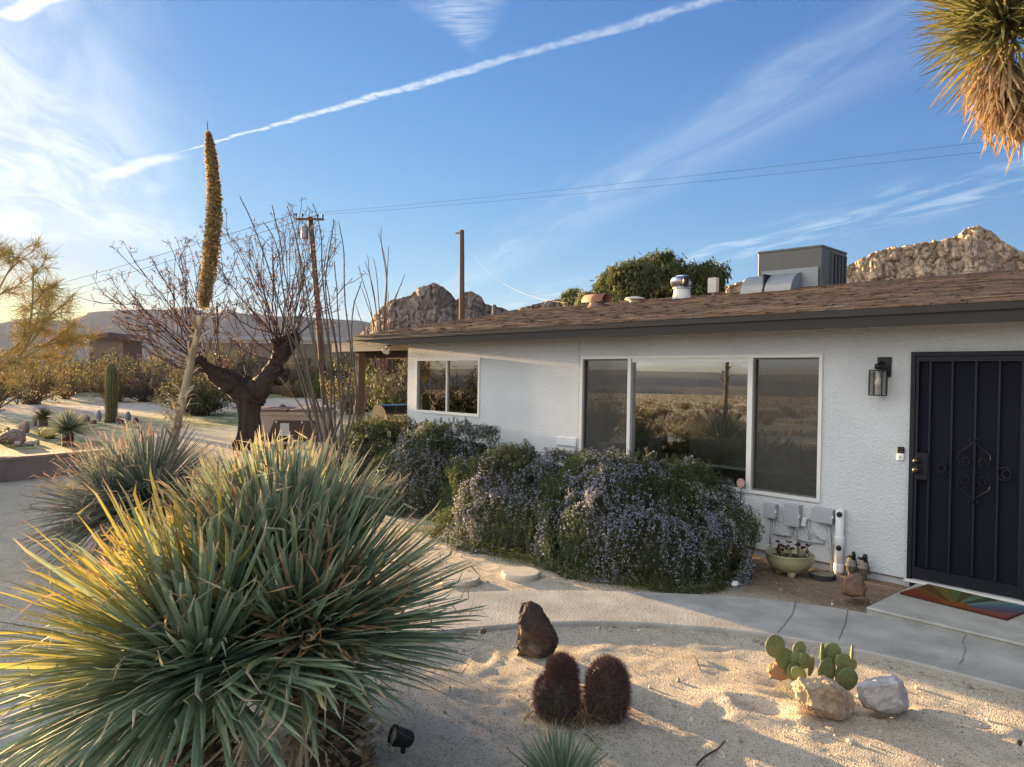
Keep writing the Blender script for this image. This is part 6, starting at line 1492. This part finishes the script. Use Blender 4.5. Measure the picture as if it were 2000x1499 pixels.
# scrub on the open plain to the left and behind, mirrored in the windows
for _ in range(80):
    az = R(rs.uniform(193, 250)); d = rs.uniform(14, 80); b = np.array([d*math.cos(az), d*math.sin(az), GZ]); b[2] += float(plain_drop(b[0], b[1])); kd = int(rs.choice([0, 1, 1, 3])); hs = rs.uniform(.4, .8)
    bush(kd, b, hs, hs*.8, KINDS[kd][2]+' on the open plain', grp=KINDS[kd][2].replace(' bush in the scrub', '')+' bushes on the open plain')

# thick scrub row across the road
for i in range(34):
    px = 110+i*17.5+rs.normal(0, 9); kd = int(rs.choice([0, 0, 1, 3, 3, 2]))
    bpx(kd, px, rs.uniform(758, 776), rs.uniform(60, 92), rs.uniform(70, 120), KINDS[kd][2]+' beyond the dirt road', KINDS[kd][2].replace(' bush in the scrub', '')+' bushes beyond the road')
for x, y, s in ((-13.5, .5, 1.5), (-15, -.6, 1.7), (-16.5, 1.2, 1.9), (-19, 0, 2.2), (-22, 1.1, 2.4), (-14.5, -1.9, 1.6), (-24, -.8, 2.5), (-12.2, -.7, 1.2)):  # unseen bushes added left of the frame to shade the sand
    bush(int(rs.choice([0, 2])), np.array([x, y, GZ]), s*.7, s, 'tall creosote bush added beyond the left frame edge as shade caster', grp='added shade bushes left of the view')

# low dry scrub covering the open plain that the windows mirror
mb = MB(); N = 60000; az = R(1)*rs.uniform(188, 262, N); d = 15*np.exp(rs.random(N)*3.6); k_ = 1+d/90
P = np.c_[d*np.cos(az), d*np.sin(az), np.full(N, GZ)]; P[:, 2] += plain_drop(P[:, 0], P[:, 1]); cl = vnoise(P[:, 0]*.35, P[:, 1]*.35, 5) > .42; P = P[cl]; k_ = k_[cl]; N = len(P)
cards(mb, P, unit(np.c_[rs.normal(0, .5, (N, 2)), np.full(N, 1.)]), rs.uniform(.06, .24, N)*k_, rs.uniform(.012, .035, N)*k_, np.c_[rs.uniform(.12, .22, N), rs.uniform(.10, .17, N), rs.uniform(.055, .09, N)], rs)
top(mb, 'dry_scrub', M_leaf, (0, 0, 0), kind='stuff')

def leafy_tree(name, lab, px, py_base, crowns, D, col, nleaf, leaf, seed, trunk_r=.2):
    rr_ = np.random.default_rng(seed); b = at(px, py_base, D); b[2] = GZ; t = thing(name, lab, 'tree', b); mt, ml = MB(), MB()
    for cx, cy, rx, ry in crowns:
        c = at(cx, cy, D+rr_.normal(0, .8)); r3 = np.array([rx/F_PX*D, rx/F_PX*D*.9, ry/F_PX*D])
        P = resample([b, b+(c-b)*np.array([.3, .3, .55])+rr_.normal(0, .25, 3), c], 14); mt.tube(P, np.linspace(trunk_r, .04, len(P)), 7, col=(.07, .05, .04))
        k = 60; tips = c+unit(rr_.normal(0, 1, (k, 3)))*r3*rr_.uniform(.5, 1.02, (k, 1)); st = P[rr_.integers(7, 14, k) % len(P)]; strips(mt, st, tips, .035, .012, (.07, .05, .04))
        n = nleaf; i = rr_.integers(0, k, n); p = tips[i]+rr_.normal(0, .16, (n, 3))*r3*np.array([1, 1, .9]); p[:, 2] -= rr_.random(n)**2*.35*r3[2]
        tone = .6+.8*rr_.random(k)[i]; cc = np.array(col)*tone[:, None]*rr_.uniform(.7, 1.3, (n, 1))
        cards(ml, p, unit(rr_.normal(0, .5, (n, 3))+np.array([0, 0, -.8])), rr_.uniform(.7, 1.5, n)*leaf, rr_.uniform(.10, .2, n)*leaf, cc, rr_)
    mt.build('trunk', M_bark, t, b, True); ml.build('crown', M_leaf, t, b)
leafy_tree('shade_tree', 'broad olive green tree behind the roof left of the air conditioner', 1300, 760, [(1195, 555, 36, 32), (1240, 540, 48, 36), (1290, 525, 52, 36), (1335, 545, 46, 36), (1385, 540, 36, 30), (1310, 565, 60, 26)], 36.0, (.085, .097, .04), 3600, .26, 2)
leafy_tree('shade_tree', 'small pale green tree peeking over roof beside the service cable', 1125, 760, [(1118, 578, 24, 18), (1145, 585, 22, 16)], 34.0, (.14, .16, .07), 1100, .2, 3, .1)
# far houses
def far_house(lab, x0, x1, ytop, ybot, D, wallc, roofc, over):
    a, b = at(x0, ybot, D), at(x1, ybot, D); c = (a+b)/2; base = np.array([c[0], c[1], GZ]); rz = math.atan2(cr[1], cr[0]); w_ = np.linalg.norm(b-a); zt = at((x0+x1)/2, ytop, D)[2]
    t = thing('far_house', lab, 'house', base, rz); hh = zt-GZ
    mb = MB(); mb.box((0, 0, (hh-1.0)/2), (w_*(.72 if w_ < 9 else .9), 6, hh-1.0)); mb.build('wall', mat('far_wall', wallc, .9), t)
    mb = MB()
    if w_ < 9: mb.add([(-w_*.62, -4, hh-.75), (w_*.15, -4, hh), (w_*.6, -4, hh-.95), (-w_*.62, 5, hh-.75), (w_*.15, 5, hh), (w_*.6, 5, hh-.95), (-w_*.62, -4, hh-1.25), (w_*.15, -4, hh-.5), (w_*.6, -4, hh-1.45), (-w_*.36, -3.9, hh-1.05), (w_*.36, -3.9, hh-1.05), (w_*.15, -3.9, hh-.1)], [[9, 10, 11], [0, 3, 4, 1], [1, 4, 5, 2], [0, 1, 7, 6], [1, 2, 8, 7]])
    else: mb.add([(-w_/2, -3.6, hh-.55), (w_/2, -3.6, hh-.55), (w_*.5, 0, hh), (-w_*.5, 0, hh), (-w_/2, 3.6, hh-.55), (w_/2, 3.6, hh-.55), (-w_/2, -3.6, hh-.75), (w_/2, -3.6, hh-.75)], [[0, 1, 2, 3], [3, 2, 5, 4], [6, 7, 1, 0]])
    mb.build('roof', mat('far_roof', roofc, .9), t)
    for x in (-.3, -.05, .22):
        mb = MB(); mb.box((x*w_, -3.02, hh*.45), (w_*.08, .06, hh*.25)); mb.build('window', M_black, t)
far_house('low dark roofed house at the foot of the left hills', 183, 272, 652, 676, 120.0, (.15, .11, .09), (.07, .045, .04), .5)
far_house('long low pale house far behind the bare tree', 400, 690, 658, 676, 95.0, (.18, .14, .10), (.26, .23, .2), .5)

# ------------------------------------------------------------------ hills
def hill_range(name, sil, D, col, seed, zbot=-3, rows=16, depth=.35, rough=.12):
    rr_ = np.random.default_rng(seed); sil = np.array(sil, float); n = 220; xs_ = np.linspace(sil[0, 0], sil[-1, 0], n); ys_ = np.interp(xs_, sil[:, 0], sil[:, 1])
    Pt = np.array([at(x, y, D) if abs(x-1000) < 3000 else at(x, y, D) for x, y in zip(xs_, ys_)]); mb = MB(); V = []
    for k in range(rows+1):
        f = k/rows; Q = Pt.copy(); Q[:, 2] = zbot+(Pt[:, 2]-zbot)*(1-f)**1.0; rad = Q[:, :2]*(1-depth*f)
        nz = fbm(np.arange(n)/9.0, np.full(n, f*5), seed, 4)-.5
        amp = (Pt[:, 2]-zbot)
        Q[:, :2] = rad*(1+.10*depth*nz[:, None]*math.sin(PI*min(f*1.0, 1))*3); Q[:, 2] += amp*rough*nz*math.sin(PI*f)
        if k == 0: Q[:, 2] += amp*.03*(fbm(np.arange(n)/2.5, np.zeros(n), seed+2, 3)-.5)
        V.append(Q)
    bk = Pt.copy(); bk[:, :2] *= 1.25; bk[:, 2] = zbot; V = [bk]+V
    i = np.arange(rows+1)[:, None]*n; j = np.arange(n-1)[None]; mb.add(np.array(V).reshape(-1, 3), np.stack([i+j, i+j+1, i+n+j+1, i+n+j], -1).reshape(-1, 4), col)
    return top(mb, name, M_farhill, (0, 0, 0), kind='structure', smooth=True)
hill_range('distant_hills', [(-2500, 640), (-1200, 610), (-600, 650), (-250, 640), (-100, 640), (0, 632), (40, 622), (70, 620), (110, 626), (140, 622), (170, 611), (240, 605), (330, 605), (350, 603), (365, 596), (380, 604), (398, 612), (422, 613), (441, 601), (460, 611), (500, 614), (545, 619), (580, 617), (640, 623), (700, 626), (760, 640), (820, 660), (900, 690)], 2400, (.125, .118, .118), 5)
# low ranges behind the camera that the windows mirror
def az_range(name, a0, a1, D, hts, col, seed):
    n = 160; az = np.radians(np.linspace(a0, a1, n)); h_ = np.interp(np.linspace(0, 1, n), np.linspace(0, 1, len(hts)), hts)*(1+.35*(fbm(np.arange(n)/9., np.zeros(n), seed, 4)-.5)); mb = MB()
    V = [np.c_[D*1.2*np.cos(az), D*1.2*np.sin(az), np.full(n, -75.)], np.c_[D*np.cos(az), D*np.sin(az), h_], np.c_[D*.9*np.cos(az), D*.9*np.sin(az), h_-(h_+75)*.35], np.c_[D*.75*np.cos(az), D*.75*np.sin(az), np.full(n, -75.)]]
    i = np.arange(3)[:, None]*n; j = np.arange(n-1)[None]; mb.add(np.array(V).reshape(-1, 3), np.stack([i+j, i+j+1, i+n+j+1, i+n+j], -1).reshape(-1, 4), col); return top(mb, name, M_farhill, (0, 0, 0), kind='structure', smooth=True)
az_range('plain_hills', 198, 262, 1300, [-16, -9, -6, -12, -14, -7, 0, -6], (.12, .11, .11), 3)
az_range("far_ranges", 190, 265, 2450, [8, 16, 20, 28, 18, 24, 12], (.2, .18, .17), 4)
# boulder hills: fused boulders of mixed size over a solid slope
def cells(u, v, seed):
    ui, vi = np.floor(u).astype(np.int64), np.floor(v).astype(np.int64); F1_ = np.full(u.shape, 9.0); F2_ = np.full(u.shape, 9.0); cid = np.zeros(u.shape)
    for du in (-1, 0, 1):
        for dv in (-1, 0, 1):
            a, b = ui+du, vi+dv; px_ = a+.15+.7*hash2(a, b, seed); py_ = b+.15+.7*hash2(a, b, seed+7); w_ = .75+.6*hash2(a, b, seed+13)
            d = np.hypot(u-px_, v-py_)/w_; near = d < F1_; F2_ = np.where(near, F1_, np.minimum(F2_, d)); cid = np.where(near, hash2(a, b, seed+29), cid); F1_ = np.where(near, d, F1_)
    return F1_, F2_, cid
def boulder_hill(name, sil, D, seed, size, col, ybot, amp_=1.0, zslope=1.6):
    sil = np.array(sil, float); st = 1.7; xs_ = np.arange(sil[0, 0], sil[-1, 0], st); n = len(xs_); ys_ = np.interp(xs_, sil[:, 0], sil[:, 1]); hmax = ybot-ys_.min(); rows = int(hmax/st)
    f = np.linspace(0, 1, rows)[:, None]; PX = np.repeat(xs_[None], rows, 0); PY = ys_[None]+(ybot-ys_)[None]*f
    m_px = F_PX/D                                                    # picture units per metre
    wx, wy_ = (fbm(PX*.05, PY*.05, seed, 3)-.5)*14, (fbm(PX*.05+50, PY*.05, seed+3, 3)-.5)*14
    hgt = np.zeros(PX.shape); cc = np.ones(PX.shape); lift = np.zeros(PX.shape)
    for sc_, amp, sq, k in ((46, 6.0, 1.0, 1), (21, 3.0, .95, 2), (11, 1.5, 1.0, 3), (5.5, .55, 1.0, 4)):
        s_ = sc_*size; a_, b_, c_ = cells((PX+wx)/s_*1.15, (PY+wy_)*sq/s_, seed*31+k*5)
        dome = np.sqrt(np.clip(1-(a_*.95)**2, 0, 1)); crack = np.clip((b_-a_)*3, 0, 1)
        hgt += amp_*amp*size*(dome*.8+c_*.8)*(.35+.65*crack); lift += amp*size*(dome-.5)*.35*(k > 1); cc *= (.78+.44*c_)*(.86+.14*crack if k > 1 else 1)
    dirs = np.array([unit(ray(x, 700.0)*np.array([1, 1, 0])) for x in xs_])
    P = np.zeros(PX.shape+(3,))
    for j in range(n):
        for i in range(rows): P[i, j] = at(PX[i, j], PY[i, j], D-zslope*(PY[i, j]-ys_[j])/m_px)
    P = P-dirs[None]*(hgt*1.0)[..., None]; P[..., 2] += lift*np.clip(1.2-f*1.5, .15, 1)
    back = P[0].copy(); back[:, :2] *= 1.15; back[:, 2] = GZ
    V = np.concatenate([back[None], P]).reshape(-1, 3); R_ = rows+1
    i = np.arange(R_-1)[:, None]*n; j = np.arange(n-1)[None]; Cc = np.concatenate([cc[:1], cc])[..., None]*np.array(col); Cc = np.clip(Cc, .02, .9)
    mb = MB(); mb.add(V, np.stack([i+j, i+j+1, i+n+j+1, i+n+j], -1).reshape(-1, 4), Cc.reshape(-1, 3))
    return top(mb, name, M_farrock, (0, 0, 0), kind='structure', smooth=False)
boulder_hill('boulder_hill_right', [(1400, 570), (1432, 562), (1470, 549), (1560, 545), (1640, 535), (1665, 520), (1700, 502), (1735, 492), (1762, 490), (1800, 482), (1832, 477), (1870, 468), (1885, 455), (1910, 450), (1935, 458), (1955, 476), (1985, 492), (2010, 505), (2100, 540), (2300, 560)], 330.0, 3, .8, (.36, .25, .16), 600, .85)
boulder_hill('boulder_hill_left', [(686, 669), (715, 645), (735, 612), (760, 591), (800, 581), (815, 567), (848, 556), (866, 565), (882, 578), (890, 590), (905, 576), (920, 572), (940, 584), (948, 598), (985, 606), (1010, 618)], 300.0, 4, .55, (.15, .112, .09), 670, .6)
boulder_hill('boulder_hill_middle', [(980, 615), (1030, 602), (1060, 594), (1090, 588), (1110, 590), (1140, 600), (1200, 600), (1300, 590), (1420, 570)], 360.0, 6, .55, (.19, .14, .11), 640)

# ------------------------------------------------------------------ air
HZ = bpy.data.materials.new('thin_haze'); HZ.use_nodes = True; t_ = HZ.node_tree; t_.nodes.remove(t_.nodes['Principled BSDF'])
pvl = t_.nodes.new('ShaderNodeVolumePrincipled'); pvl.inputs['Color'].default_value = (.9, .92, .95, 1); pvl.inputs['Density'].default_value = .000022; pvl.inputs['Anisotropy'].default_value = .1
t_.links.new(pvl.outputs[0], t_.nodes['Material Output'].inputs['Volume'])
mb = MB(); mb.box((0, 0, 85), (6400, 6400, 330)); top(mb, 'haze', HZ, (0, 0, 0), kind='stuff')
